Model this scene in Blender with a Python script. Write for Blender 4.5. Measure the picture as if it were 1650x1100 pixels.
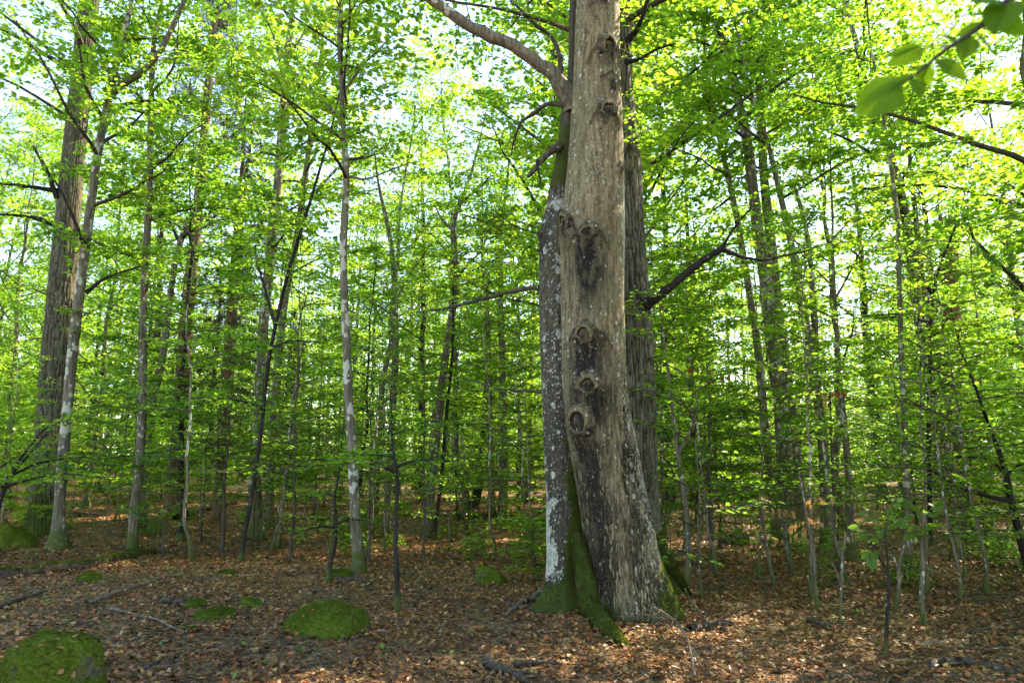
import bpy, math
import numpy as np

# ------------------------------------------------------------------ camera, sky, sun, exposure
sc = bpy.context.scene
for o in list(bpy.data.objects):
    bpy.data.objects.remove(o)
FPX, CX, CY, CAMZ = 1200.0, 825.0, 550.0, 1.6        # focal length and centre in photo pixels, eye height
PITCH = math.atan(200 / 1200)
cd = bpy.data.cameras.new('camera')
cam = bpy.data.objects.new('camera', cd)
sc.collection.objects.link(cam)
cd.sensor_width = 36.0
cd.lens = 36.0 * FPX / 1650.0
cd.clip_end = 3000
cd.clip_start = 0.05
cd.dof.use_dof = True
cd.dof.focus_distance = 9.0
cd.dof.aperture_fstop = 3.6
cam.location = (0, 0, CAMZ)
cam.rotation_euler = (math.pi / 2 + PITCH, 0, 0)
sc.camera = cam

SUN_AZ, SUN_EL = math.radians(52), math.radians(43)  # clockwise from straight ahead; height
w = bpy.data.worlds.new('World')
sc.world = w
w.use_nodes = True
wn = w.node_tree
sky = wn.nodes.new('ShaderNodeTexSky')
sky.sky_type = 'NISHITA'
sky.sun_disc = False
sky.sun_elevation = SUN_EL
sky.sun_rotation = SUN_AZ
sky.air_density = 1.0
sky.dust_density = 0.25
sky.ozone_density = 3.5
wn.links.new(sky.outputs[0], wn.nodes['Background'].inputs[0])
wn.nodes['Background'].inputs[1].default_value = 0.13
ld = bpy.data.lights.new('sun', 'SUN')
ld.energy = 3.2
ld.angle = math.radians(0.5)
ld.color = (1.0, 0.93, 0.80)
sun = bpy.data.objects.new('sun', ld)
sc.collection.objects.link(sun)
sd = np.array([math.sin(SUN_AZ) * math.cos(SUN_EL), math.cos(SUN_AZ) * math.cos(SUN_EL), math.sin(SUN_EL)])
from mathutils import Vector
sun.rotation_euler = Vector(sd).to_track_quat('Z', 'Y').to_euler()
sun.location = tuple(sd * 60)
sc.view_settings.view_transform = 'Standard'
sc.view_settings.look = 'None'
sc.view_settings.gamma = 1.0
sc.view_settings.use_curve_mapping = False
sc.view_settings.exposure = 2.62
sc.view_settings.use_white_balance = True            # the camera's white balance, set for open shade
sc.view_settings.white_balance_temperature = 8100
sc.view_settings.white_balance_tint = 12
cy = sc.cycles
cy.max_bounces = 8
cy.diffuse_bounces = 5
cy.glossy_bounces = 2
cy.transmission_bounces = 3
cy.transparent_max_bounces = 4
cy.caustics_reflective = False
cy.caustics_refractive = False
cy.sample_clamp_indirect = 3.0
cy.use_adaptive_sampling = True
cy.adaptive_threshold = 0.02
cy.use_denoising = True
try:
    cy.denoiser = 'OPENIMAGEDENOISE'
    cy.denoising_input_passes = 'RGB_ALBEDO_NORMAL'
except Exception:
    pass

# ------------------------------------------------------------------ pixel geometry and the lie of the land
cp, sp = math.cos(PITCH), math.sin(PITCH)
FWD = np.array([0, cp, sp])


def ray(px, py):
    a, b = (px - CX) / FPX, (CY - py) / FPX
    return np.array([a, cp - b * sp, sp + b * cp])


def at(px, py, Y):
    r = ray(px, py)
    t = Y / r[1]
    return np.array([r[0] * t, Y, CAMZ + r[2] * t])


def land(x, y):
    x, y = np.asarray(x, float), np.asarray(y, float)
    h = .035 * np.sin(.9 * x + .4) * np.cos(.7 * y) + .06 * np.sin(.31 * x + 1.3 + .2 * y) + .02 * np.sin(2.1 * x + 1.7 * y)
    h = h * np.clip((np.hypot(x, y) - 2) / 5, 0.2, 1)
    far = np.clip(y - 20, 0, 150)
    h = h + .07 * np.exp(-(np.hypot(x - 1.2, y - 8.35) / .75) ** 2)
    h = h + .022 * np.sin(5.3 * x + 1.9 * y) * np.sin(4.1 * y - 2.2 * x) * np.clip((14 - np.hypot(x, y - 8)) / 6, 0, 1)
    return h + .016 * far + .10 * np.sin(.23 * x + .15 * y) * np.clip(far / 15, 0, 1)


def ground_at(px, py):
    r = ray(px, py)
    z = 0.0
    for _ in range(12):
        t = (z - CAMZ) / r[2]
        p = r * t
        z = float(land(p[0], p[1]))
    return np.array([p[0], p[1], z])


def m_of(px, P):
    """metres that px photo pixels span at the world point P"""
    return px * float(np.dot(np.asarray(P) - np.array([0, 0, CAMZ]), FWD)) / FPX


# ------------------------------------------------------------------ numpy noise
def _hash(ix, iy, iz, seed):
    h = (ix.astype(np.int64) * 374761393 + iy.astype(np.int64) * 668265263 + iz.astype(np.int64) * 2147483647 + seed * 974634577) & 0xFFFFFFFF
    h = ((h ^ (h >> 13)) * 1274126177) & 0xFFFFFFFF
    h = ((h ^ (h >> 16)) * 2246822519) & 0xFFFFFFFF
    return ((h ^ (h >> 15)) & 0xFFFFFF) / float(0xFFFFFF)


def noise(x, y, z, seed=0):
    """smooth value noise, -1..1"""
    x, y, z = np.broadcast_arrays(np.asarray(x, float), np.asarray(y, float), np.asarray(z, float))
    ix, iy, iz = np.floor(x), np.floor(y), np.floor(z)
    fx, fy, fz = x - ix, y - iy, z - iz
    fx, fy, fz = (f * f * (3 - 2 * f) for f in (fx, fy, fz))
    out = 0
    for a in (0, 1):
        for b in (0, 1):
            for c in (0, 1):
                out = out + _hash(ix + a, iy + b, iz + c, seed) * (fx if a else 1 - fx) * (fy if b else 1 - fy) * (fz if c else 1 - fz)
    return out * 2 - 1


def fbm(x, y, z, seed=0, octv=4):
    s, a, t = 0, 1.0, 0
    for k in range(octv):
        s = s + a * noise(np.asarray(x) * 2 ** k, np.asarray(y) * 2 ** k, np.asarray(z) * 2 ** k, seed + 17 * k)
        t += a
        a *= .5
    return s / t


def sstep(a, b, x):
    t = np.clip((np.asarray(x, float) - a) / (b - a), 0, 1)
    return t * t * (3 - 2 * t)


# ------------------------------------------------------------------ mesh building
def unit(v):
    v = np.asarray(v, float)
    return v / np.maximum(np.linalg.norm(v, axis=-1, keepdims=True), 1e-9)


class MB:
    def __init__(self):
        self.v, self.f, self.n = [], [], 0

    def add(self, verts, faces, var=None, mat=0, smooth=False):
        verts = np.asarray(verts, float).reshape(-1, 3)
        faces = np.asarray(faces, np.int64)
        if len(faces) == 0:
            return
        if var is None:
            var = np.zeros(len(faces))
        self.f.append((faces + self.n, np.asarray(var, float), mat, smooth))
        self.v.append(verts)
        self.n += len(verts)

    def tube(self, P, R, sides=5, mat=0, cap=True):
        P, R = np.asarray(P, float), np.asarray(R, float)
        n = len(P)
        T = unit(np.gradient(P, axis=0))
        ref = np.array([0.13, 0.31, .94]) if abs(T[0][2]) < .8 else np.array([0.95, .2, .1])
        U = unit(np.cross(T, ref))
        V = np.cross(T, U)
        a = np.arange(sides) * 2 * math.pi / sides
        ring = P[:, None, :] + R[:, None, None] * (np.cos(a)[None, :, None] * U[:, None, :] + np.sin(a)[None, :, None] * V[:, None, :])
        i = np.arange(n - 1)[:, None] * sides
        j = np.arange(sides)[None, :]
        j2 = (j + 1) % sides
        q = np.stack([i + j, i + j2, i + sides + j2, i + sides + j], -1).reshape(-1, 4)
        self.add(ring.reshape(-1, 3), q, None, mat, True)
        if cap and R[-1] > .004:
            self.add(np.vstack([ring[-1], P[-1:] + T[-1:] * R[-1] * .4]), [[k, (k + 1) % sides, sides] for k in range(sides)], None, mat, True)

    def grid(self, X, wrap=True, mat=0):
        """X (rows, cols, 3); columns wrap round"""
        r, c = X.shape[:2]
        i = np.arange(r - 1)[:, None] * c
        j = np.arange(c if wrap else c - 1)[None, :]
        j2 = (j + 1) % c
        q = np.stack([i + j, i + j2, i + c + j2, i + c + j], -1).reshape(-1, 4)
        self.add(X.reshape(-1, 3), q, None, mat, True)

    def mesh(self, name, mats, origin=(0, 0, 0), pattr=None):
        me = bpy.data.meshes.new(name)
        if not self.v:
            return me
        V = np.concatenate(self.v) - np.asarray(origin, float)
        loops = np.concatenate([f.reshape(-1) for f, *_ in self.f]).astype(np.int32)
        sizes = np.concatenate([np.full(len(f), f.shape[1]) for f, *_ in self.f]).astype(np.int32)
        me.vertices.add(len(V))
        me.vertices.foreach_set('co', V.astype(np.float32).reshape(-1))
        me.loops.add(len(loops))
        me.loops.foreach_set('vertex_index', loops)
        me.polygons.add(len(sizes))
        starts = np.concatenate([[0], np.cumsum(sizes)[:-1]]).astype(np.int32)
        me.polygons.foreach_set('loop_start', starts)
        me.polygons.foreach_set('material_index', np.concatenate([np.full(len(f), m) for f, _, m, _s in self.f]).astype(np.int32))
        me.polygons.foreach_set('use_smooth', np.concatenate([np.full(len(f), s) for f, _, _m, s in self.f]).astype(bool))
        a = me.attributes.new('var', 'FLOAT', 'FACE')
        a.data.foreach_set('value', np.concatenate([v for _, v, *_ in self.f]).astype(np.float32))
        for k, arr in (pattr or {}).items():
            a = me.attributes.new(k, 'FLOAT', 'POINT')
            a.data.foreach_set('value', np.asarray(arr, np.float32).reshape(-1))
        for m in mats if isinstance(mats, (list, tuple)) else [mats]:
            me.materials.append(m)
        me.update()
        me.validate()
        return me


def link(name, data, parent=None, loc=(0, 0, 0), rz=0.0):
    o = bpy.data.objects.new(name, data)
    sc.collection.objects.link(o)
    o.location = loc
    o.rotation_euler = (0, 0, rz)
    if parent:
        o.parent = parent
    return o


def tag(o, label=None, cat=None, group=None, kind=None):
    for k, v in (('label', label), ('category', cat), ('group', group), ('kind', kind)):
        if v:
            o[k] = v
    return o


def thing(name, label, cat, loc, group=None):
    return tag(link(name, None, None, tuple(loc)), label, cat, group)


def dup(root, loc, rz, scale, label, group):
    r = root.copy()
    sc.collection.objects.link(r)
    r.location, r.rotation_euler, r.scale = loc, (0, 0, rz), scale
    r['label'], r['group'] = label, group
    for ch in root.children:
        c = ch.copy()
        sc.collection.objects.link(c)
        c.parent = r
    return r


# ------------------------------------------------------------------ materials
def newmat(name):
    m = bpy.data.materials.new(name)
    m.use_nodes = True
    nt = m.node_tree
    nt.nodes.clear()
    out = nt.nodes.new('ShaderNodeOutputMaterial')

    def N(t, **kw):
        n = nt.nodes.new('ShaderNode' + t)
        for k, v in kw.items():
            if k == 'ins':
                for kk, vv in v.items():
                    s = n.inputs[kk]
                    if hasattr(vv, 'is_output'):
                        nt.links.new(vv, s)
                    else:
                        s.default_value = vv
            else:
                setattr(n, k, v)
        return n

    def ramp(fac, stops, interp='LINEAR'):
        n = N('ValToRGB', ins={0: fac})
        cr = n.color_ramp
        cr.interpolation = interp
        while len(cr.elements) < len(stops):
            cr.elements.new(.5)
        for e, (p, c) in zip(cr.elements, stops):
            e.position = p
            e.color = (*c, 1) if len(c) == 3 else c
        return n.outputs[0]

    def mix(f, a, b, bt='MIX'):
        n = N('Mix', data_type='RGBA', blend_type=bt)
        for i, v in ((0, f), (6, a), (7, b)):
            if hasattr(v, 'is_output'):
                nt.links.new(v, n.inputs[i])
            else:
                n.inputs[i].default_value = v if i == 0 else (*v, 1)
        return n.outputs[2]

    def math_(op, a, b=0.0, c=0.0, clamp=False):
        n = N('Math', operation=op, use_clamp=clamp)
        for i, v in enumerate((a, b, c)):
            if hasattr(v, 'is_output'):
                nt.links.new(v, n.inputs[i])
            else:
                n.inputs[i].default_value = v
        return n.outputs[0]

    def smooth(a, b, x):
        n = N('MapRange', interpolation_type='SMOOTHSTEP', clamp=True, ins={0: x, 1: a, 2: b, 3: 0.0, 4: 1.0})
        return n.outputs[0]

    def coord(scale=(1, 1, 1), which='Object'):
        tc = N('TexCoord')
        mp = N('Mapping', ins={0: tc.outputs[which], 3: scale})
        return mp.outputs[0]

    def tex(scale, vec, detail=4.0, rough=.55, dist=0.0):
        return N('TexNoise', ins={'Vector': vec, 'Scale': scale, 'Detail': detail, 'Roughness': rough, 'Distortion': dist}).outputs[0]

    def attr(name):
        return N('Attribute', attribute_name=name).outputs['Fac']

    def finish(col, rough=.8, bump=None, strength=.5, dist=.01, spec=.25):
        p = N('BsdfPrincipled', ins={'Base Color': col, 'Roughness': rough, 'Specular IOR Level': spec})
        if bump is not None:
            b = N('Bump', ins={'Strength': strength, 'Distance': dist, 'Height': bump})
            nt.links.new(b.outputs[0], p.inputs['Normal'])
        nt.links.new(p.outputs[0], out.inputs[0])
        return p

    class K:
        pass
    k = K()
    k.m, k.nt, k.out, k.N, k.ramp, k.mix, k.math, k.smooth, k.coord, k.tex, k.attr, k.finish = m, nt, out, N, ramp, mix, math_, smooth, coord, tex, attr, finish
    return k


def leaf_material(name, refl, trans, fac=.5, rough=.42, spec=.35, veins=False):
    k = newmat(name)
    v = k.attr('var')
    oi = k.N('ObjectInfo').outputs['Random']
    x = k.math('ADD', k.math('MULTIPLY', v, 1.0 if name == 'litter_leaf' else .70), k.math('MULTIPLY', oi, 0.0 if name == 'litter_leaf' else .30))
    c1 = k.ramp(x, refl)
    c2 = k.ramp(x, trans)
    p = k.N('BsdfPrincipled', ins={'Base Color': c1, 'Roughness': rough, 'Specular IOR Level': spec})
    if veins:
        uv = k.N('TexCoord').outputs['UV']
        sx = k.N('SeparateXYZ', ins={0: uv})
        a = k.math('ABSOLUTE', k.math('SUBTRACT', sx.outputs[0], .5))
        wv = k.math('FRACT', k.math('MULTIPLY', k.math('SUBTRACT', sx.outputs[1], k.math('MULTIPLY', a, .55)), 9.0))
        ln = k.math('SUBTRACT', 1.0, k.smooth(.0, .16, k.math('ABSOLUTE', k.math('SUBTRACT', wv, .5))))
        md = k.math('SUBTRACT', 1.0, k.smooth(.01, .035, a))
        ve = k.math('MAXIMUM', k.math('MULTIPLY', ln, .5), md)
        c2 = k.mix(k.math('MULTIPLY', ve, .55), c2, (.05, .13, .01))
        b = k.N('Bump', ins={'Strength': .5, 'Distance': .002, 'Height': ve})
        k.nt.links.new(b.outputs[0], p.inputs['Normal'])
    t = k.N('BsdfTranslucent', ins={'Color': c2})
    mx = k.N('MixShader', ins={0: fac, 1: p.outputs[0], 2: t.outputs[0]})
    k.nt.links.new(mx.outputs[0], k.out.inputs[0])
    return k.m


M = {}
M['beech_leaf'] = leaf_material('beech_leaf', [(0, (.036, .085, .011)), (.5, (.060, .125, .013)), (.9, (.095, .16, .016)), (1, (.14, .16, .02))],
                                [(0, (.22, .50, .035)), (.45, (.34, .63, .05)), (.85, (.51, .73, .06)), (1, (.68, .62, .08))], .58)
M['shade_leaf'] = leaf_material('shade_leaf', [(0, (.034, .085, .014)), (.6, (.055, .125, .018)), (1, (.085, .16, .020))],
                                [(0, (.20, .48, .045)), (.6, (.32, .62, .055)), (1, (.46, .72, .06))], .58)
M['big_leaf'] = leaf_material('big_leaf', [(0, (.055, .13, .010)), (1, (.08, .16, .012))], [(0, (.20, .43, .010)), (1, (.28, .52, .015))], .62, .6, .12, veins=True)
M['dead_leaf'] = leaf_material('dead_leaf', [(0, (.28, .15, .06)), (.5, (.40, .24, .09)), (1, (.45, .13, .04))], [(0, (.35, .2, .06)), (.5, (.5, .3, .1)), (1, (.5, .14, .03))], .35)
M['rust_leaf'] = leaf_material('rust_leaf', [(0, (.30, .09, .02)), (1, (.36, .11, .02))], [(0, (.5, .14, .02)), (1, (.6, .18, .03))], .4)
M['needle'] = leaf_material('needle', [(0, (.030, .042, .016)), (.5, (.045, .060, .022)), (1, (.12, .075, .04))], [(0, (.03, .06, .01)), (.5, (.05, .08, .015)), (1, (.12, .07, .03))], .2)
M['moss_blade'] = leaf_material('moss_blade', [(0, (.030, .036, .008)), (.35, (.060, .080, .011)), (.7, (.10, .14, .015)), (1, (.18, .21, .022))], [(0, (.10, .15, .012)), (1, (.24, .32, .02))], .3, .7, .1)
M['litter_leaf'] = leaf_material('litter_leaf', [(0, (.028, .014, .007)), (.26, (.125, .052, .017)), (.48, (.245, .108, .034)), (.70, (.40, .215, .070)), (.87, (.33, .24, .085)), (.94, (.40, .12, .03)), (.985, (.36, .07, .022)), (1, (.09, .17, .03))],
                                 [(0, (.05, .02, .01)), (.6, (.2, .1, .04)), (1, (.35, .2, .06))], .12, .45, .4)


def bark(name, base, dark, lich, lich_amt, grain=(9, 9, 1.2), moss_h=.42, lich_scale=16, moss_col=(.036, .046, .009), bump=.6):
    k = newmat(name)
    o = k.coord()
    oi = k.N('ObjectInfo').outputs['Random']
    st = k.coord(grain)
    n1 = k.tex(3.0, st, 5, .6)
    n2 = k.tex(2.2, o, 3)
    col = k.mix(k.smooth(.35, .68, n1), dark, base)
    col = k.mix(k.math('MULTIPLY', k.smooth(.45, .7, n2), .55), col, dark)
    vo = k.N('TexVoronoi', ins={'Vector': k.coord((1, 1, .7)), 'Scale': lich_scale, 'Randomness': 1.0})
    wob = k.math('MULTIPLY', k.math('SUBTRACT', k.tex(40, o, 2), .5), .35)
    dv = k.math('ADD', vo.outputs['Distance'], wob)
    sepc = k.N('SeparateColor', ins={0: vo.outputs['Color']})
    patch = k.smooth(.40, .62, k.tex(1.6, o, 2))
    rad = k.math('MULTIPLY', k.math('MULTIPLY', sepc.outputs[0], .62), k.math('ADD', .25, k.math('MULTIPLY', patch, lich_amt)))
    spot = k.math('SUBTRACT', 1.0, k.smooth(-.04, .04, k.math('SUBTRACT', dv, rad)))
    lc = k.mix(k.tex(60, o, 2), lich, tuple(c * .72 for c in lich))
    col = k.mix(k.math('MULTIPLY', spot, .9), col, lc)
    z = k.N('SeparateXYZ', ins={0: k.N('TexCoord').outputs['Object']}).outputs[2]
    mz = k.math('SUBTRACT', 1.0, k.smooth(moss_h * .2, moss_h, k.math('ADD', z, k.math('MULTIPLY', k.math('SUBTRACT', k.tex(5, o, 3), .5), moss_h * 1.6))))
    mc = k.mix(k.tex(55, o, 3), moss_col, tuple(c * 2.2 for c in moss_col))
    if moss_h > .02:
        col = k.mix(k.math('MULTIPLY', mz, k.smooth(.22, .48, k.tex(7, o, 4))), col, mc)
    h = k.math('ADD', k.math('ADD', n1, k.math('MULTIPLY', spot, .15)), k.math('MULTIPLY', k.tex(70, o, 2), .3))
    k.finish(col, .85, h, bump, .012)
    return k.m


M['beech_bark'] = bark('beech_bark', (.19, .162, .108), (.080, .067, .044), (.46, .46, .37), .75)
M['spotted_bark'] = bark('spotted_bark', (.20, .172, .115), (.078, .066, .043), (.48, .48, .38), 1.3, lich_scale=11, moss_h=.6)
M['dark_bark'] = bark('dark_bark', (.034, .028, .020), (.012, .010, .008), (.26, .26, .20), .12, moss_h=.25)
M['pine_bark'] = bark('pine_bark', (.24, .14, .08), (.07, .046, .030), (.30, .25, .18), .12, grain=(6, 6, 2.0), moss_h=.2, bump=1.0)
M['twig'] = bark('twig', (.085, .066, .045), (.040, .031, .021), (.3, .3, .24), .2, moss_h=.01)
M['mossy_wood'] = bark('mossy_wood', (.10, .078, .05), (.035, .027, .018), (.3, .3, .22), .2, moss_h=.01)
M['stick'] = bark('stick', (.21, .165, .115), (.09, .066, .044), (.4, .4, .32), .3, moss_h=.01)


def hero_bark(name, base, base2, dark, lich, fine=1.0, grain=(7, 7, .9), lich_scale=17.0, spot_gain=1.0):
    """bark driven by vertex attributes: stain, moss, lichen, crack"""
    k = newmat(name)
    o = k.coord()
    g = k.tex(4.0, k.coord(grain), 6, .62)
    n2 = k.tex(1.4, o, 4)
    col = k.mix(k.smooth(.40, .60, g), base2, base)
    col = k.mix(k.math('MULTIPLY', k.smooth(.52, .62, k.tex(9.0, k.coord((3.0, 3.0, 1.1)), 5, .7)), .75), col, tuple(c * .45 for c in base2))
    col = k.mix(k.math('MULTIPLY', k.smooth(.55, .68, k.tex(13.0, k.coord((2.2, 2.2, 1.6)), 4, .7)), .6), col, tuple(c * 1.45 for c in base))
    col = k.mix(k.math('MULTIPLY', k.smooth(.5, .75, n2), .45), col, base2)
    # greenish algae film
    col = k.mix(k.math('MULTIPLY', k.smooth(.5, .7, k.tex(1.1, k.coord((1.5, 1.5, .5)), 3)), .35), col, (.13, .15, .075))
    st = k.attr('stain')
    sn = k.math('MULTIPLY', st, k.math('ADD', .55, k.math('MULTIPLY', k.smooth(.35, .62, k.tex(6, k.coord((2.2, 2.2, .8)), 5)), .75)), clamp=True)
    col = k.mix(sn, col, dark)
    col = k.mix(k.attr('crack'), col, tuple(c * .5 for c in dark))
    rg = k.attr('rough')
    wv = k.N('VectorMath', operation='ADD', ins={0: k.coord((1, 1, .15)), 1: k.N('VectorMath', operation='SCALE', ins={0: k.N('TexNoise', ins={'Vector': o, 'Scale': 9.0, 'Detail': 3.0}).outputs[1], 'Scale': .05}).outputs[0]}).outputs[0]
    ve = k.N('TexVoronoi', feature='DISTANCE_TO_EDGE', ins={'Vector': wv, 'Scale': 36.0})
    vc = k.N('TexVoronoi', ins={'Vector': wv, 'Scale': 36.0})
    cellr = k.N('SeparateColor', ins={0: vc.outputs['Color']}).outputs[0]
    plate = k.smooth(.0, .20, ve.outputs['Distance'])
    pc = k.mix(k.smooth(.2, .9, cellr), tuple(c * .45 for c in base2), tuple(min(1, c * 1.25) for c in base))
    pc = k.mix(k.math('MULTIPLY', k.smooth(.86, .95, cellr), .7), pc, tuple(c * .8 for c in lich))
    pc = k.mix(plate, tuple(c * .35 for c in base2), pc)
    rgf = k.math('MULTIPLY', k.math('MULTIPLY', rg, .62), k.smooth(.36, .60, k.tex(4.5, k.coord((1, 1, .5)), 5)), clamp=True)
    col = k.mix(rgf, col, k.mix(k.math('MULTIPLY', st, .75), pc, dark))
    # two sizes of lichen rosettes
    lt = k.attr('lichen')
    spot = None
    for scl, g1 in ((lich_scale, .60), (lich_scale * 3.4, .62)):
        vo = k.N('TexVoronoi', ins={'Vector': k.coord((1, 1, .75)), 'Scale': scl, 'Randomness': 1.0})
        wob = k.math('MULTIPLY', k.math('SUBTRACT', k.tex(scl * 3.5, o, 2), .5), .4)
        sepc = k.N('SeparateColor', ins={0: vo.outputs['Color']})
        rad = k.math('MULTIPLY', k.math('MULTIPLY', k.math('SUBTRACT', sepc.outputs[0], .25), g1 * spot_gain), lt)
        s = k.math('SUBTRACT', 1.0, k.smooth(-.055, .045, k.math('SUBTRACT', k.math('ADD', vo.outputs['Distance'], wob), rad)))
        spot = s if spot is None else k.math('MAXIMUM', spot, s)
    # full crust where the attribute runs past 1.5
    crust = k.smooth(1.5, 1.9, k.math('ADD', lt, k.math('MULTIPLY', k.math('SUBTRACT', k.tex(9, o, 4), .5), .9)))
    spot = k.math('MAXIMUM', spot, crust)
    col = k.mix(k.math('MULTIPLY', spot, .92), col, k.mix(k.smooth(.35, .65, k.tex(26, o, 4, .65)), lich, tuple(c * .42 for c in lich)))
    ms = k.math('MULTIPLY', k.attr('moss'), .72)
    mf = k.smooth(.42, .58, k.math('ADD', ms, k.math('MULTIPLY', k.math('SUBTRACT', k.tex(11, o, 5, .65), .5), .8)))
    mcol = k.ramp(k.math('ADD', k.math('MULTIPLY', k.tex(60, o, 3), .6), k.math('MULTIPLY', k.tex(7, o, 4), .4)), [(0.25, (.026, .034, .006)), (.55, (.060, .080, .012)), (.8, (.115, .135, .02))])
    col = k.mix(mf, col, mcol)
    h = k.math('ADD', k.math('MULTIPLY', g, .9), k.math('ADD', k.math('MULTIPLY', k.tex(60, o, 3), .35), k.math('MULTIPLY', spot, .12)))
    h = k.math('ADD', h, k.math('MULTIPLY', rgf, k.math('MULTIPLY', plate, 1.6)))
    h = k.math('ADD', h, k.math('MULTIPLY', mf, k.math('MULTIPLY', k.tex(110, o, 2), 1.2)))
    k.finish(col, .85, h, 1.0 * fine, .02)
    return k.m


M['hero_beech'] = hero_bark('hero_beech', (.235, .184, .096), (.112, .086, .043), (.011, .008, .005), (.47, .45, .33), spot_gain=1.08)
M['hero_spotted'] = hero_bark('hero_spotted', (.090, .076, .048), (.045, .038, .024), (.014, .012, .008), (.47, .48, .39), lich_scale=13.0)
M['hero_oak'] = hero_bark('hero_oak', (.165, .148, .094), (.070, .063, .038), (.010, .009, .006), (.36, .36, .27), grain=(10, 10, 1.2))

k = newmat('root_moss')
o = k.coord()
c = k.ramp(k.tex(14, o, 5), [(.35, (.020, .026, .006)), (.55, (.045, .060, .010)), (.75, (.07, .06, .03))])
k.finish(c, .9, k.tex(60, o, 4), .9, .02, .1)
M['root_moss'] = k.m
k = newmat('rot_hole')
k.finish(k.mix(k.tex(60, k.coord(), 3), (.012, .009, .006), (.045, .03, .017)), .9)
M['rot_hole'] = k.m
k = newmat('rotten_wood')
gr = k.tex(5, k.coord((9, 9, .8)), 5)
k.finish(k.ramp(gr, [(.3, (.05, .025, .012)), (.5, (.17, .095, .045)), (.72, (.36, .22, .11))]), .9, gr, 1.0, .03)
M['rotten_wood'] = k.m

# forest floor: broken, cell by cell, into leaf-sized scraps of brown
k = newmat('forest_floor')
o = k.coord()
vo = k.N('TexVoronoi', ins={'Vector': o, 'Scale': 19.0})
vo2 = k.N('TexVoronoi', ins={'Vector': o, 'Scale': 33.0})
s1 = k.N('SeparateColor', ins={0: vo.outputs['Color']}).outputs[0]
s2 = k.N('SeparateColor', ins={0: vo2.outputs['Color']}).outputs[1]
c = k.ramp(k.math('MULTIPLY', k.math('ADD', s1, s2), .5), [(.1, (.034, .018, .009)), (.35, (.095, .05, .022)), (.55, (.19, .10, .04)), (.75, (.29, .165, .065)), (.95, (.36, .13, .045))])
c = k.mix(k.math('MULTIPLY', k.smooth(.5, .7, k.tex(.5, o, 4)), .5), c, (.045, .028, .015))
k.finish(c, .75, k.math('ADD', s1, vo2.outputs['Distance']), .8, .03)
M['forest_floor'] = k.m

k = newmat('mossy_stone')
o = k.coord()
geo = k.N('NewGeometry')
nz = k.N('SeparateXYZ', ins={0: geo.outputs['Normal']}).outputs[2]
f = k.smooth(-.22, .12, k.math('ADD', nz, k.math('MULTIPLY', k.math('SUBTRACT', k.tex(4.5, o, 6, .65), .5), 2.6)))
rock = k.ramp(k.tex(9, o, 6), [(.3, (.045, .040, .030)), (.55, (.12, .105, .075)), (.8, (.23, .21, .16))])
ms = k.ramp(k.tex(38, o, 4, .65), [(.3, (.042, .060, .007)), (.55, (.090, .130, .012)), (.8, (.16, .205, .018))])
k.finish(k.mix(f, rock, ms), .9, k.math('ADD', k.tex(14, o, 5), k.math('MULTIPLY', f, k.math('MULTIPLY', k.tex(120, o, 3), .8))), .9, .03, .1)
M['mossy_stone'] = k.m

# ------------------------------------------------------------------ leaves, sprays, crowns
class Leaves:
    def __init__(self):
        self.a = []

    def add(self, pos, d, nrm, size, var):
        self.a.append((pos, d, nrm, size, var))

    def into(self, mb, mat=0, shape='oval', width=.33):
        if not self.a:
            return
        pos, d, nrm, size, var = (np.concatenate([x[i] for x in self.a]) for i in range(5))
        d = unit(d)
        nrm = unit(nrm - d * np.sum(nrm * d, 1, keepdims=True))
        s = np.cross(nrm, d)
        L = size[:, None]
        n = len(pos)
        fold = .10 * L * nrm
        if shape == 'oval':
            V = np.stack([pos, pos + d * L * .30 + s * L * width + fold, pos + d * L * .68 + s * L * width * .82 + fold, pos + d * L - nrm * L * .06,
                          pos + d * L * .68 - s * L * width * .82 + fold, pos + d * L * .30 - s * L * width + fold], 1)
            F = np.array([[0, 1, 2, 3], [0, 3, 4, 5]])
            nv = 6
        elif shape == 'curl':      # dead leaves on the floor
            cu = (.30 * (np.abs(np.modf(var * 7.13)[0]) - .25))[:, None] * L * nrm
            V = np.stack([pos, pos + d * L * .4 + s * L * width + cu, pos + d * L + cu * .5, pos + d * L * .45 - s * L * width + cu * 1.3], 1)
            F = np.array([[0, 1, 2], [0, 2, 3]])
            nv = 4
        else:
            V = np.stack([pos, pos + d * L * .42 + s * L * width * 1.12 + fold, pos + d * L, pos + d * L * .42 - s * L * width * 1.12 + fold], 1)
            F = np.array([[0, 1, 2], [0, 2, 3]])
            nv = 4
        idx = (np.arange(n)[:, None, None] * nv + F[None]).reshape(-1, F.shape[1])
        mb.add(V.reshape(-1, 3), idx, np.repeat(var, len(F)), mat, False)


def pinterp(P, t):
    """points and tangents on the polyline P at parameters t 0..1"""
    n = len(P) - 1
    x = np.clip(np.asarray(t) * n, 0, n - 1e-6)
    i = x.astype(int)
    f = (x - i)[:, None]
    return P[i] * (1 - f) + P[i + 1] * f, unit(P[i + 1] - P[i])


def curve_path(p0, d0, L, n, rng, wander=.10, flatten=.85, rise=0.0):
    d = unit(d0)
    P = [np.asarray(p0, float)]
    for _ in range(n - 1):
        d = d + rng.normal(0, wander, 3) * np.array([1, 1, .6])
        d[2] = d[2] * flatten + rise
        d = unit(d)
        P.append(P[-1] + d * L / (n - 1))
    return np.array(P)


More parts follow.
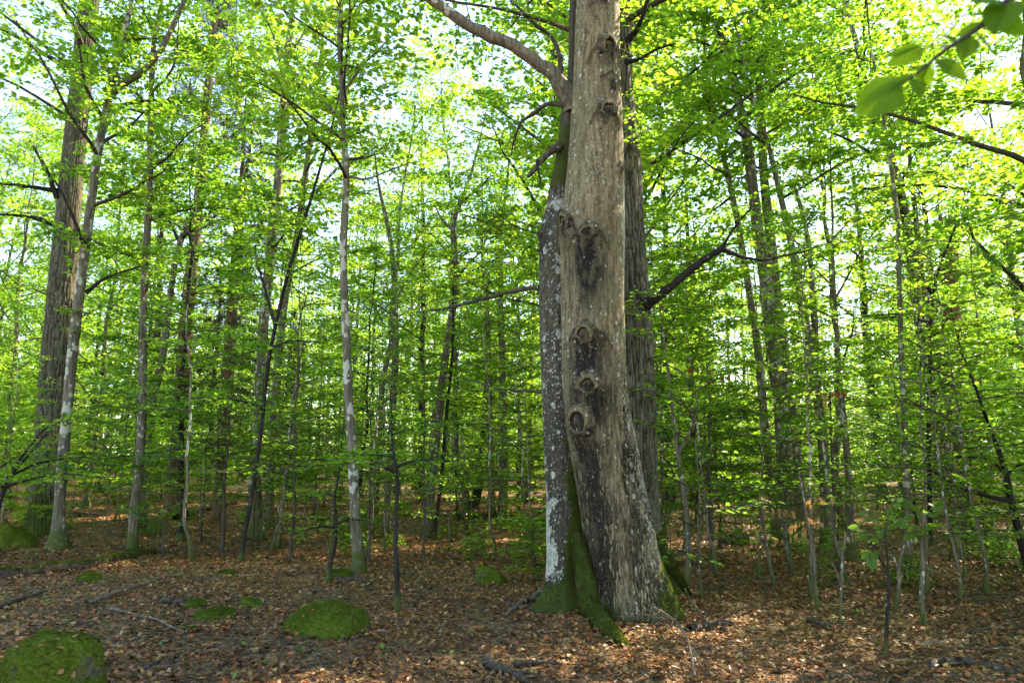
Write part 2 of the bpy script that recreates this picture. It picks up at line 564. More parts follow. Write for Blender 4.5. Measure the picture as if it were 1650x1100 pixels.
def clothe(mb, LV, P, L, rng, leaf, fill=1.0, twmat=1, t0=.12, twigs=True, tw=.13, ratio=.42, tilt=.28, plane=.12):
    """flat fan of side twigs and leaves along the branch polyline P"""
    m = max(4, int(L / tw))
    t = np.sort(rng.uniform(t0, 1, m))
    side = np.where(np.arange(m) % 2 == 0, 1.0, -1.0)
    B, T = pinterp(P, t)
    up = np.array([0, 0, 1.0]) + rng.normal(0, plane, 3)
    hz = unit(np.cross(np.broadcast_to(up, T.shape), T))
    ang = rng.normal(math.radians(52), .17, m)
    td = T * np.cos(ang)[:, None] + hz * (side * np.sin(ang))[:, None]
    td[:, 2] += rng.normal(-.02, .09, m)
    td = unit(td)
    tl = (L * ratio * (1 - .72 * t) + .10) * rng.uniform(.65, 1.2, m)
    if twigs:
        for i in range(m):
            if tl[i] > .22:
                e = B[i] + td[i] * tl[i] + np.array([0, 0, -.04 * tl[i]])
                mb.tube(np.array([B[i], (B[i] + e) / 2 + np.array([0, 0, .03 * tl[i]]), e]), np.array([.0045, .003, .0015]) * (1 + .6 * L / 2.5), 3, twmat, False)
    k_ = np.maximum(3, (tl / (leaf * .36) * fill)).astype(int)
    K = k_.max()
    mask = np.arange(K)[None, :] < k_[:, None]
    u = rng.uniform(.08, 1.02, (m, K))
    per = unit(np.cross(np.broadcast_to(up, td.shape), td))
    sg = rng.choice([-1.0, 1.0], (m, K))
    lat = sg * rng.uniform(0, .42, (m, K)) * np.minimum(tl, .55)[:, None] * np.sqrt(np.clip(1.05 - u, 0, 1))
    pos = B[:, None] + td[:, None] * (u * tl[:, None])[..., None] + per[:, None] * lat[..., None]
    pos = pos + rng.normal(0, 1, pos.shape) * np.array([.012, .012, .018])
    ld_ = td[:, None] * .65 + per[:, None] * (sg * .75)[..., None] + rng.normal(0, .18, pos.shape)
    ld_[..., 2] -= .12
    nr = up + rng.normal(0, tilt, pos.shape)
    sz = leaf * rng.uniform(.55, 1.3, (m, K))
    LV.add(pos[mask], ld_[mask], nr[mask], sz[mask], rng.uniform(0, 1, (m, K))[mask] ** 1.1 * .97)


def spray(mb, LV, p0, d0, L, r0, rng, leaf=.075, fill=1.0, flatten=.82, **kw):
    P = curve_path(p0, d0, L, 8, rng, .10, flatten)
    mb.tube(P, r0 * (1 - .85 * np.linspace(0, 1, 8)) + .0015, 4, kw.get('twmat', 1), False)
    clothe(mb, LV, P, L, rng, leaf, fill, **kw)
    return P


def trunk_mesh(P, R, sides, rng, mat):
    mb = MB()
    n = len(P)
    # resample smoothly and roughen a little
    mb.tube(P, R * (1 + rng.normal(0, .025, n)), sides, 0)
    return mb


def resample(P, R, n):
    P, R = np.asarray(P, float), np.asarray(R, float)
    s = np.concatenate([[0], np.cumsum(np.linalg.norm(np.diff(P, axis=0), axis=1))])
    # catmull-rom like smoothing through np.interp on a dense param, then a small blur
    u = np.linspace(0, s[-1], n)
    Q = np.stack([np.interp(u, s, P[:, i]) for i in range(3)], 1)
    for _ in range(2):
        Q[1:-1] = .25 * Q[:-2] + .5 * Q[1:-1] + .25 * Q[2:]
    return Q, np.interp(u, s, R)


def understory_crown(mb, LV, P, z0, z1, n, Lmax, rng, leaf, fill=1.0, el=(.05, .45), r=.010, shape=.55, az0=None, twigs=True, **kw):
    """tiers of flat sprays straight off the stem P (world or local)"""
    zs = P[:, 2]
    base, H = zs[0], zs[-1] - zs[0]
    az = rng.uniform(0, 6.28) if az0 is None else az0
    for i in range(n):
        f = (i + rng.uniform(.1, .9)) / n
        z = base + z0 + (z1 - z0) * f
        p = np.array([np.interp(z, zs, P[:, j]) for j in range(3)])
        az += 2.4 + rng.normal(0, .4)
        e = el[0] + (el[1] - el[0]) * f + rng.normal(0, .08)
        L = Lmax * (1 - shape * f) * rng.uniform(.6, 1.12)
        d = np.array([math.cos(az) * math.cos(e), math.sin(az) * math.cos(e), math.sin(e)])
        spray(mb, LV, p, d, L, r * (.5 + .5 * L / Lmax), rng, leaf, fill, twigs=twigs, **kw)


def canopy_crown(mb, LV, P, Rr, z0, z1, n, Lmax, rng, leaf, fill=1.0, subs=9, **kw):
    """limbs that rise off the trunk, each carrying sprays"""
    zs = P[:, 2]
    base = zs[0]
    az = rng.uniform(0, 6.28)
    for i in range(n):
        f = (i + rng.uniform(.1, .9)) / n
        z = base + z0 + (z1 - z0) * f
        p = np.array([np.interp(z, zs, P[:, j]) for j in range(3)])
        rr = np.interp(z, zs, Rr)
        az += 2.4 + rng.normal(0, .5)
        e = .35 + .55 * f + rng.normal(0, .12)
        L = Lmax * (1 - .6 * f) * (.65 + .35 * min(1, f * 5)) * rng.uniform(.75, 1.15)
        d = np.array([math.cos(az) * math.cos(e), math.sin(az) * math.cos(e), math.sin(e)])
        Q = curve_path(p, d, L, 9, rng, .13, .93, .015)
        r0 = min(rr * .5, .008 + .014 * L)
        mb.tube(Q, r0 * (1 - .8 * np.linspace(0, 1, 9)) + .003, 5, 1, False)
        for t in np.linspace(.22, .98, subs):
            b, T = pinterp(Q, np.array([t + rng.uniform(-.03, .03)]))
            a2 = rng.uniform(0, 6.28)
            dd = T[0] * .55 + np.array([math.cos(a2), math.sin(a2), rng.normal(.05, .3)]) * .8
            spray(mb, LV, b[0], dd, rng.uniform(.8, 1.5) * (1.1 - .35 * t), .006, rng, leaf, fill, twigs=False, tw=.115, tilt=.42, plane=.3, **kw)


# ------------------------------------------------------------------ the ground sheet
u = np.linspace(-1, 1, 261)
gx = np.sinh(u * 4.2) / math.sinh(4.2) * 420
gy = np.sinh(u * 4.2) / math.sinh(4.2) * 420 + 9
X, Y = np.meshgrid(gx, gy)
Z = land(X, Y) + .025 * fbm(X * 1.1, Y * 1.1, 0, 5, 4) * np.clip(1.5 - np.hypot(X, Y - 9) / 60, 0, 1)
mb = MB()
mb.grid(np.stack([X, Y, Z], -1), wrap=False)
tag(link('forest_ground', mb.mesh('forest_ground', M['forest_floor'])), 'brown woodland floor under dead leaves', None, None, 'structure')

# ------------------------------------------------------------------ the three big trunks
def big_trunk(Yc, table, ztop, rows, cols, disp, seed, flare=(), extra_top=None):
    """table rows (py, left px, right px). Returns grid (rows, cols, 3), theta grid, z grid, centre and radius functions"""
    zz, xx, rr = [], [], []
    for py, l, r in sorted(table, key=lambda q: -q[0]):
        Pm = at((l + r) / 2, py, Yc)
        zz.append(Pm[2])
        xx.append(Pm[0])
        rr.append(m_of((r - l) / 2, Pm))
    zz, xx, rr = map(np.array, (zz, xx, rr))
    zg = float(land(xx[0], Yc))
    sl = (xx[-1] - xx[-4]) / (zz[-1] - zz[-4])
    top = np.linspace(zz[-1] + .8, ztop, 6)
    f = (top - zz[-1]) / (ztop - zz[-1])
    zz = np.concatenate([zz, top])
    xx = np.concatenate([xx, xx[-1] + sl * (top - zz[-7])])
    rr = np.concatenate([rr, rr[-1] * (1 - .85 * f ** 1.2)])
    vis = 7.4
    z1 = np.linspace(zg - .12, vis, rows)
    z2 = np.linspace(vis, ztop, 40)[1:]
    z = np.concatenate([z1, z2])

    def sm(v, n=9):
        k_ = np.ones(n) / n
        return np.convolve(np.pad(v, n // 2, mode='edge'), k_, 'valid')
    cxz, rz = sm(np.interp(z, zz, xx)), sm(np.interp(z, zz, rr))
    th = np.arange(cols) / cols * 2 * math.pi - math.pi
    TH, ZZ = np.meshgrid(th, z)
    R0 = np.broadcast_to(rz[:, None], TH.shape)
    CXg = np.broadcast_to(cxz[:, None], TH.shape)
    hz = np.clip(ZZ - zg, 0, None)
    R = R0 * (1 + .05 * fbm(np.sin(TH) * 1.3, np.cos(TH) * 1.3, ZZ * .8, seed, 3))
    for t0, wdt, amp, hh in flare:
        dth = (TH - t0 + math.pi) % (2 * math.pi) - math.pi
        R = R + amp * np.exp(-(dth / wdt) ** 2) * np.exp(-(hz / hh) ** 1.1)
    dr, at_ = disp(TH, ZZ, hz, R0, CXg)
    R = R + dr
    G = np.stack([CXg + R * np.sin(TH), Yc - R * np.cos(TH), ZZ], -1)
    f_c = lambda q: (float(np.interp(q, z, cxz)), float(np.interp(q, z, rz)))
    return G, TH, ZZ, f_c, zg, at_, (z, cxz, rz)


def theta_of(px, py, Yc, f_c):
    """angle round the trunk, and height, of the surface point seen at the pixel"""
    Yq = Yc - .3
    for _ in range(4):
        P = at(px, py, Yq)
        c_, r_ = f_c(P[2])
        s = max(-.96, min(.96, (P[0] - c_) / r_))
        th = math.asin(s)
        Yq = Yc - r_ * math.cos(th)
    return th, P[2], r_, P


def fine_cracks(TH, ZZ, R0, k1, k2, seed, w):
    X_, Y_ = np.sin(TH) * R0, np.cos(TH) * R0
    n = fbm(X_ * k1, Y_ * k1, ZZ * k2, seed, 3)
    return np.exp(-(n / w) ** 2)


A_Y = 8.3
A_TAB = [(1030, 962, 1080), (1010, 960, 1078), (960, 957, 1074), (900, 946, 1060), (850, 938, 1050), (800, 931, 1041), (750, 922, 1032), (700, 914, 1022), (650, 908, 1014), (600, 905, 1010), (550, 904, 1008),
         (500, 903, 1006), (450, 903, 1005), (400, 903, 1005), (350, 906, 1006), (300, 912, 1006), (250, 917, 1005), (200, 920, 1003), (150, 923, 1000), (100, 926, 998), (50, 928, 998), (0, 931, 998)]
# px, py, ring radius px, brow half-width px, brow drop px, stain length px, stain half-width px, has hole
SCARS = [(978, 78, 10, 34, 42, 30, 12, 1), (976, 180, 10, 26, 40, 16, 14, 1), (946, 376, 10, 38, 44, 165, 27, 1), (914, 358, 9, 24, 40, 60, 12, 1),
         (943, 538, 11, 44, 40, 115, 30, 1), (948, 622, 13, 26, 18, 95, 34, 1), (938, 680, 14, 26, 14, 240, 24, 1), (1000, 268, 5, 10, 12, 14, 5, 0), (985, 132, 8, 20, 14, 20, 8, 0), (972, -30, 9, 30, 36, 60, 16, 1)]
scar_place = []


def disp_A(TH, ZZ, hz, R0, CXg):
    X_, Y_ = np.sin(TH) * R0, np.cos(TH) * R0
    dr = .012 * fbm(X_ * 3, Y_ * 3, ZZ * 1.2, 3, 4)
    low = 1 - sstep(1.7, 3.7, ZZ)
    c1 = fine_cracks(TH, ZZ, R0, 13, 1.5, 41, .115)
    c2 = fine_cracks(TH, ZZ, R0, 26, 3.6, 43, .13)
    patchy = sstep(-.25, .35, fbm(X_ * 2.2, Y_ * 2.2, ZZ * .7, 12, 3))
    side = .35 + .65 * sstep(-.5, .3, TH)
    cr = np.clip((c1 * 1.0 + c2 * .75) * low * (.3 + .7 * patchy) * side, 0, 1)
    hair = fine_cracks(TH, ZZ, R0, 11, .35, 77, .03) * (1 - low) * sstep(.1, .5, fbm(X_ * 3, Y_ * 3, ZZ * .8, 5, 2))
    dr = dr - .030 * cr - .006 * hair
    # plates stand between the cracks
    dr = dr + .010 * low * fbm(X_ * 12, Y_ * 12, ZZ * 2.0, 31, 3)
    stain = .22 * sstep(.1, .6, fbm(X_ * 6, Y_ * 6, ZZ * .5, 9, 3)) + .45 * low * sstep(-.1, .5, fbm(X_ * 9, Y_ * 9, ZZ * 1.1, 19, 3)) * sstep(.1, .9, TH)
    stain = np.maximum(stain, .75 * (1 - sstep(-.75, -.35, TH)) * (1 - sstep(1.2, 2.2, ZZ)) * sstep(-.4, .2, fbm(X_ * 14, Y_ * 14, ZZ * 1.6, 29, 3)))
    crack = np.clip(cr * 1.5 - .35, 0, 1) + hair * .8
    lich = .55 + .55 * sstep(-.1, .5, fbm(X_ * 2.5, Y_ * 2.5, ZZ * 1.0, 21, 3))
    lich = lich + .25 * sstep(.4, 1.2, TH) + .35 * (1 - sstep(-1.2, -.6, TH)) * sstep(3.0, 4.5, ZZ)
    lich = lich + .45 * low * sstep(.3, .8, TH)
    lich = lich + 1.1 * np.exp(-((TH - 1.25) / .22) ** 2) * sstep(2.6, 3.4, ZZ) * (1 - sstep(4.6, 5.4, ZZ))
    # dark run down the seam on the near side, bare tan strip beside it
    seam = np.exp(-((TH + .55 + .22 * np.clip(1.6 - ZZ, 0, 2)) / .30) ** 2) * (1 - sstep(2.0, 3.0, ZZ))
    stain = np.maximum(stain, 1.0 * seam)
    moss = .9 * sstep(.45, .95, TH) * (1 - sstep(.25, 1.0, hz + .4 * fbm(X_ * 3, Y_ * 3, ZZ * 2, 8, 3))) + .7 * (1 - sstep(.0, .2, hz + .22 * fbm(X_ * 6, Y_ * 6, ZZ * 4, 8, 3)))
    moss = moss + .45 * np.exp(-((TH - 1.35) / .2) ** 2) * (1 - sstep(.9, 1.9, hz))
    for px, py, rp, bw, bd, sl_, sw, hole in SCARS:
        th, zc, r_, P = theta_of(px, py, A_Y, disp_A.fc)
        mm = m_of(1, P)
        s = ((TH - th + math.pi) % (2 * math.pi) - math.pi) * R0
        dz = ZZ - zc
        rg = rp * mm
        dr = dr + 1.05 * rg * np.exp(-(s / (rg * 1.8)) ** 2 - ((dz + rg * .6) / (rg * 2.4)) ** 2)
        wob = .25 * rg * fbm(X_ * 8, Y_ * 8, ZZ * 8, int(px), 2)
        ap = rg * 1.55
        brow = ap - bd * mm * (np.abs(s) / (bw * mm)) ** 1.25 + wob
        inb = (1 - sstep(bw * mm * .85, bw * mm * 1.15, np.abs(s)))
        ridge = np.exp(-((dz - brow) / (rg * .30)) ** 2) * inb
        dr = dr + .030 * ridge * min(1, rp / 9) - .014 * np.exp(-((dz - brow - rg * .42) / (rg * .25)) ** 2) * inb
        crack = np.maximum(crack, .95 * np.exp(-((dz - brow - rg * .32) / (rg * .34)) ** 2) * inb)
        under = sstep(-sl_ * mm - .1, -sl_ * mm * .3, dz) * (1 - sstep(-rg * .3, rg * 1.2, dz))
        st = under * np.exp(-(s / (sw * mm * (1.1 + .3 * fbm(ZZ * 3, X_ * 3, 0, int(py), 2)))) ** 2)
        stain = np.maximum(stain, np.clip(st * 1.0, 0, 1))
        inside = (dz < brow) * np.exp(-(s / (bw * mm * .8)) ** 2) * np.exp(-((dz) / (rg * 3.5)) ** 2)
        stain = np.maximum(stain, .30 * inside)
        scar_place.append((px, py, th, zc, rg, r_, hole))
    return dr, {'stain': np.clip(stain, 0, 1), 'moss': np.clip(moss, 0, 1), 'lichen': np.clip(lich * (1 - .25 * stain), 0, 2.2), 'crack': np.clip(crack, 0, 1), 'rough': np.clip((1 - sstep(1.5, 3.2, ZZ + .5 * fbm(X_ * 3, Y_ * 3, ZZ, 66, 3))) * (1.5 - .75 * np.exp(-((TH + .12) / .16) ** 2)), 0, 1.5)}


def simple_fc(Yc, table):
    zz, xx, rr = [], [], []
    for py, l, r in sorted(table, key=lambda q: -q[0]):
        Pm = at((l + r) / 2, py, Yc)
        zz.append(Pm[2]); xx.append(Pm[0]); rr.append(m_of((r - l) / 2, Pm))
    return lambda q: (float(np.interp(q, zz, xx)), float(np.interp(q, zz, rr)))


disp_A.fc = simple_fc(A_Y, A_TAB)
GA, THA, ZA, fcA, zgA, atA, axA = big_trunk(A_Y, A_TAB, 15.0, 560, 320, disp_A, 2,
                                            flare=((1.15, .5, .18, .35), (.45, .3, .14, .14), (-.35, .3, .10, .12), (-1.0, .4, .07, .2), (2.6, .5, .2, .3)))
pA = np.array([fcA(0)[0], A_Y, zgA])
tA = thing('beech_tree', 'thick grey beech trunk with a ladder of ringed branch scars, front of three fused trunks', 'tree', pA)
mb = MB()
mb.grid(GA)
link('trunk', mb.mesh('scarred_trunk', M['hero_beech'], pA, atA), tA)


def scar_mesh(rg, seed):
    """raised collar of healed bark round a rotted hole; local +Z points out of the trunk"""
    prof = np.array([(.02, -1.0), (.44, -.95), (.60, -.35), (.66, .10), (.73, .30), (.84, .33), (.98, .20), (1.12, .0), (1.3, -.3), (1.5, -.8)])
    prof[:4, 0] *= .80 + .28 * abs(math.sin(seed * 1.9))
    prof[4:, 1] *= .8 + .6 * abs(math.sin(seed * 3.1))
    ns = 26
    a = np.arange(ns) / ns * 2 * math.pi
    r_ = prof[:, 0][:, None] * rg * 1.28 * (1 + .20 * noise(np.cos(a) * 1.5, np.sin(a) * 1.5, seed, 5) + .1 * noise(np.cos(a) * 4, np.sin(a) * 4, seed, 6))[None]
    zz = prof[:, 1][:, None] * rg * .8 * (1 + .25 * noise(np.cos(a) * 2.2, np.sin(a) * 2.2, prof[:, 0][:, None] * 3, seed))
    asp = 1.05 + .14 * math.sin(seed * 2.3)
    zz = zz * (1.15 + .3 * np.cos(a + seed * 1.7))
    G = np.stack([r_ * np.cos(a), r_ * np.sin(a) * asp, zz], -1)
    b = MB()
    b.grid(G[:4], mat=1)
    b.grid(G[3:], mat=0)
    pr = np.concatenate([np.repeat(prof[:4, 0], ns), np.repeat(prof[3:, 0], ns)])
    an = np.tile(a, 11)
    return b, {'stain': np.clip(.18 + .45 * (pr > 1.0) + .9 * (pr < .68) + .35 * (np.sin(an) < -.3) + .3 * noise(np.cos(an) * 3, np.sin(an) * 3, pr * 3, seed + 2), 0, 1), 'moss': np.zeros(len(pr)), 'lichen': .55 * np.ones(len(pr)), 'crack': np.clip(noise(np.cos(an) * 5, np.sin(an) * 5, pr * 6, seed) - .35, 0, 1)}


for i, (px, py, th, zc, rg, r_, hole) in enumerate(scar_place):
    if not hole:
        continue
    b, pa = scar_mesh(rg, i + 3)
    o = link('branch_scar', b.mesh('branch_scar', [M['hero_beech'], M['rot_hole']], (0, 0, 0), pa), tA)
    n_ = Vector((math.sin(th), -math.cos(th), -.12))
    c_, rr_ = fcA(zc)
    iz = int(np.argmin(np.abs(axA[0] - zc)))
    it = int(np.argmin(np.abs(THA[0] - th)))
    P = GA[iz, it] - np.array(n_) * rg * .05
    o.location = tuple(P - pA)
    q = n_.to_track_quat('Z', 'Y')
    o.rotation_euler = q.to_euler()

B_Y = 8.62
B_TAB = [(1020, 878, 955), (990, 879, 953), (950, 880, 950), (900, 881, 946), (850, 880, 942), (800, 879, 940), (700, 876, 934), (600, 872, 928), (500, 869, 924), (400, 869, 922), (370, 870, 922), (340, 877, 922), (300, 885, 924),
         (260, 893, 928), (220, 899, 931), (180, 904, 934), (150, 908, 935), (120, 914, 933), (90, 916, 931), (0, 918, 929)]


def disp_B(TH, ZZ, hz, R0, CXg):
    X_, Y_ = np.sin(TH) * R0, np.cos(TH) * R0
    dr = .012 * fbm(X_ * 4, Y_ * 4, ZZ * 1.5, 63, 4)
    th, zc, r_, P = theta_of(873, 382, B_Y, disp_B.fc)
    dr = dr + .045 * np.exp(-(((TH - th) * R0) / .06) ** 2 - ((ZZ - zc) / .07) ** 2)
    n = fbm(X_ * 3, Y_ * 3, ZZ * 2, 23, 4)
    up = sstep(4.75, 4.95, ZZ + .15 * n)
    moss = 1.0 * sstep(-.35, .35, TH + .7 * n + .4 * fbm(X_ * 9, Y_ * 9, ZZ * 7, 34, 3)) * (1 - sstep(1.7, 2.9, ZZ + .7 * n)) + (1 - sstep(.18, .55, hz + .35 * n)) + .9 * up * (1 - sstep(5.6, 6.0, ZZ))
    lich = .85 + .45 * sstep(-.2, .4, n) + .15 * np.sin(TH)
    n5 = fbm(X_ * 7, Y_ * 7, ZZ * 5, 33, 4)
    crust = (1 - sstep(-.2, .5, TH + .75 + .5 * n + .9 * n5)) * sstep(.15, .6, hz + .25 * n5) * (1 - sstep(.8, 1.5, hz + .4 * n + .5 * n5))
    lich = (lich + 1.6 * crust) * (1 - .9 * up)
    lich = lich + 1.0 * np.exp(-((ZZ - 4.68) / .09) ** 2)
    stain = .9 * np.exp(-(((TH - th) * R0) / .12) ** 2) * sstep(zc - .5, zc - .1, ZZ) * (1 - sstep(zc + .1, zc + .4, ZZ)) + .4 * sstep(.1, .5, fbm(X_ * 4, Y_ * 4, ZZ * .6, 71, 3))
    return dr, {'stain': np.clip(stain, 0, 1), 'moss': np.clip(moss, 0, 1), 'lichen': np.clip(lich, 0, 2.2), 'crack': np.zeros_like(TH)}


disp_B.fc = simple_fc(B_Y, B_TAB)
GB, THB, ZB, fcB, zgB, atB, axB = big_trunk(B_Y, B_TAB, 13.0, 420, 150, disp_B, 5,
                                            flare=((-1.05, .45, .20, .20), (-.15, .38, .16, .26), (.55, .3, .22, .16), (2.8, .5, .2, .3)))
pB = np.array([fcB(0)[0], B_Y, zgB])
tB = thing('beech_tree', 'dark beech trunk crowded with white lichen spots and moss, tucked behind the scarred trunk', 'tree', pB)
mb = MB()
mb.grid(GB)
link('trunk', mb.mesh('spotted_trunk', M['hero_spotted'], pB, atB), tB)

C_Y = 9.6
C_TAB = [(960, 1004, 1074), (930, 1002, 1072), (860, 990, 1063), (800, 985, 1059), (700, 980, 1056), (650, 978, 1055), (550, 974, 1052), (500, 972, 1048), (450, 970, 1045), (400, 967, 1040), (350, 964, 1036), (300, 963, 1034), (250, 962, 1031),
         (200, 961, 1024), (150, 961, 1019), (100, 962, 1018), (50, 963, 1017), (0, 964, 1016)]


def ridged(TH, ZZ, R0, k1, k2, seed):
    X_, Y_ = np.sin(TH) * R0, np.cos(TH) * R0
    wx = .02 * fbm(X_ * 6, Y_ * 6, ZZ * 2.5, seed + 3, 2)
    n = fbm((X_ + wx) * k1, (Y_ + wx) * k1, ZZ * k2, seed, 2)
    return 1 - np.exp(-(n / .20) ** 2)


def disp_C(TH, ZZ, hz, R0, CXg):
    X_, Y_ = np.sin(TH) * R0, np.cos(TH) * R0
    rd = ridged(TH, ZZ, R0, 27, 3.6, 91)
    dr = .026 * (rd - .6) + .008 * fbm(X_ * 14, Y_ * 14, ZZ * 6, 12, 3)
    n = fbm(X_ * 3, Y_ * 3, ZZ * 2, 29, 4)
    moss = (1 - sstep(.25, .9, hz + .4 * n)) + .50 * sstep(4.4, 5.0, ZZ) * sstep(-.2, .4, n) + .35 * np.exp(-((ZZ - 3.7) / .5) ** 2) * sstep(.3, 1, TH)
    return dr, {'stain': np.clip(.25 * sstep(0, .5, n), 0, 1), 'moss': np.clip(moss, 0, 1), 'lichen': .35 + .4 * sstep(0, .5, n), 'crack': np.clip((.45 - rd) * 1.8, 0, 1)}


disp_C.fc = simple_fc(C_Y, C_TAB)
GC, THC, ZC, fcC, zgC, atC, axC = big_trunk(C_Y, C_TAB, 17.0, 480, 300, disp_C, 7, flare=((1.1, .4, .30, .30), (.3, .4, .1, .3), (2.6, .5, .2, .4)))
pC = np.array([fcC(0)[0], C_Y, zgC])
tC = thing('oak_tree', 'dark furrowed oak trunk rising close behind the scarred grey beech', 'tree', pC)
mb = MB()
mb.grid(GC)
link('trunk', mb.mesh('furrowed_trunk', M['hero_oak'], pC, atC), tC)


def px_path(pts, Y0, Y1=None):
    Y1 = Y0 if Y1 is None else Y1
    n = len(pts)
    return np.array([at(x, y, Y0 + (Y1 - Y0) * i / max(1, n - 1)) for i, (x, y) in enumerate(pts)])


def limb(parent, origin, pts, wpx, Y0, Y1, mat, name='branch', sides=9, n=26, seed=0, leafy=None):
    """a limb traced from points at real distances; optional leaves on it go to its own foliage child"""
    rng = np.random.default_rng(seed + 900)
    P = px_path(pts, Y0, Y1)
    R = np.array([m_of(np.interp(i, [0, len(pts) - 1], wpx) / 2, p) for i, p in enumerate(P)])
    Q, R = resample(P, R, n)
    Q = Q + rng.normal(0, 1, Q.shape) * (R * .12)[:, None]
    R = R * (1 + .16 * noise(np.arange(n) * .55, seed, 0, 8) + .35 * np.exp(-np.arange(n) / 1.6))
    b = MB()
    b.tube(Q, R * (1 + rng.normal(0, .05, n)), sides)
    o = link(name, b.mesh(name, M[mat], origin), parent)
    if leafy:
        mbL, LV = MB(), Leaves()
        L = float(np.linalg.norm(np.diff(Q, axis=0), axis=1).sum())
        clothe(mbL, LV, Q, min(L, 2.6), rng, leafy.get('leaf', .075), leafy.get('fill', 1.0), t0=leafy.get('t0', .2), tw=leafy.get('tw', .13), ratio=leafy.get('ratio', .42))
        LV.into(mbL, 0)
        link('foliage', mbL.mesh('spray', [M['beech_leaf'], M['twig']], origin), o)
    return Q


limb(tB, pB, [(926, 178), (916, 155), (900, 130), (870, 102), (835, 78), (790, 58), (750, 38), (698, 2), (640, -45), (560, -95)], (29, 12), B_Y - .05, B_Y - .6, 'spotted_bark', seed=1, leafy=dict(leaf=.085, t0=.55, fill=.5))
limb(tB, pB, [(902, 236), (888, 243), (872, 258), (862, 274), (851, 284)], (13, 6), B_Y - .1, B_Y - .3, 'mossy_wood', seed=2, n=16)
limb(tB, pB, [(866, 258), (866, 275), (872, 290), (868, 302)], (5, 2), B_Y - .25, B_Y - .3, 'dark_bark', seed=12, n=10, sides=6)
limb(tB, pB, [(871, 462), (845, 465), (800, 476), (740, 492), (700, 500), (672, 503)], (8, 2.5), B_Y, B_Y + 1.2, 'twig', seed=3, leafy=dict(fill=.3, t0=.3))
limb(tB, pB, [(876, 631), (840, 629), (800, 626), (760, 612)], (6, 2), B_Y, B_Y + .9, 'twig', seed=4, leafy=dict(fill=.5, t0=.35))
limb(tB, pB, [(912, 170), (880, 166), (862, 182), (840, 195), (828, 225), (824, 250)], (9, 2), B_Y - .1, B_Y + .3, 'twig', seed=5, leafy=dict(fill=.35, t0=.4))
limb(tB, pB, [(905, 125), (903, 90), (890, 60), (862, 40), (830, 8), (800, -30)], (9, 3), B_Y, B_Y + .5, 'twig', seed=6, leafy=dict(fill=.5, t0=.3, ratio=.6))
limb(tC, pC, [(1040, 492), (1060, 478), (1085, 458), (1115, 434), (1140, 414), (1164, 400)], (15, 9), C_Y - .25, C_Y - .7, 'dark_bark', seed=7, n=20)
limb(tC, pC, [(1162, 401), (1176, 378), (1190, 358), (1210, 335)], (6, 2.5), C_Y - .7, C_Y - .9, 'dark_bark', seed=8, n=12, leafy=dict(fill=.35, t0=.3))
limb(tC, pC, [(1162, 400), (1180, 409), (1205, 417), (1235, 420), (1265, 411), (1300, 405)], (7, 2.5), C_Y - .7, C_Y - .4, 'dark_bark', seed=9, n=16, leafy=dict(fill=.35, t0=.3))
limb(tC, pC, [(1010, 68), (1025, 50), (1034, 30), (1042, 5), (1056, -30)], (10, 5), C_Y - .3, C_Y - .9, 'dark_bark', seed=10, leafy=dict(fill=.8, t0=.2))
limb(tC, pC, [(1010, 100), (1030, 96), (1060, 78), (1090, 70)], (8, 2), C_Y - .3, C_Y - 1.1, 'dark_bark', seed=11, leafy=dict(fill=.9, t0=.2, ratio=.6))


def hero_crown(t, origin, ax, Yc, z0, z1, n, Lmax, leaf, seed, fill=.6):
    rng = np.random.default_rng(seed)
    mbL, LV = MB(), Leaves()
    P = np.stack([ax[1], np.full_like(ax[1], Yc), ax[0]], 1)
    base = P[0, 2]
    canopy_crown(mbL, LV, P, ax[2], z0 - base, z1 - base, n, Lmax, rng, leaf, fill, subs=8)
    LV.into(mbL, 0, 'diamond')
    link('crown', mbL.mesh('crown', [M['beech_leaf'], M['twig']], origin), t)


hero_crown(tA, pA, axA, A_Y, 8.2, 15, 14, 3.6, .09, 31, .5)
hero_crown(tB, pB, axB, B_Y, 6.7, 13, 12, 3.4, .085, 32, .55)
hero_crown(tC, pC, axC, C_Y, 7.3, 17, 18, 3.9, .085, 33, .55)

def trunk_fuzz(t, origin, G, moss, zmax, n, seed, lmin=.010, lmax=.024):
    rng = np.random.default_rng(seed)
    rows = int(np.searchsorted(G[:, 0, 2], zmax))
    i, j = rng.integers(2, rows, n), rng.integers(0, G.shape[1], n)
    a_, b_ = rng.uniform(0, 1, (n, 1)), rng.uniform(0, 1, (n, 1))
    j1 = (j + 1) % G.shape[1]
    p = (G[i, j] * (1 - a_) + G[i, j1] * a_) * (1 - b_) + (G[i + 1, j] * (1 - a_) + G[i + 1, j1] * a_) * b_
    ok = moss[i, j] * .8 + .75 * fbm(p[:, 0] * 9, p[:, 1] * 9, p[:, 2] * 9, seed, 3) + rng.normal(0, .08, n) > .58
    nr = unit(np.cross(G[i, j1] - G[i, j], G[i + 1, j] - G[i, j]))
    p, nr = p[ok], nr[ok]
    m = len(p)
    LV = Leaves()
    LV.add(p - nr * .003, nr + np.array([0, 0, -.25]) + rng.normal(0, .5, (m, 3)), rng.normal(0, 1, (m, 3)), rng.uniform(lmin, lmax, m), np.clip(.35 + .9 * fbm(p[:, 0] * 3, p[:, 1] * 3, p[:, 2] * 3, seed, 2) + rng.normal(0, .15, m), 0, 1))
    b = MB()
    LV.into(b, 0, 'diamond', .2)
    tag(link('moss', b.mesh('moss', M['moss_blade'], origin), t), None, None, None, 'stuff')


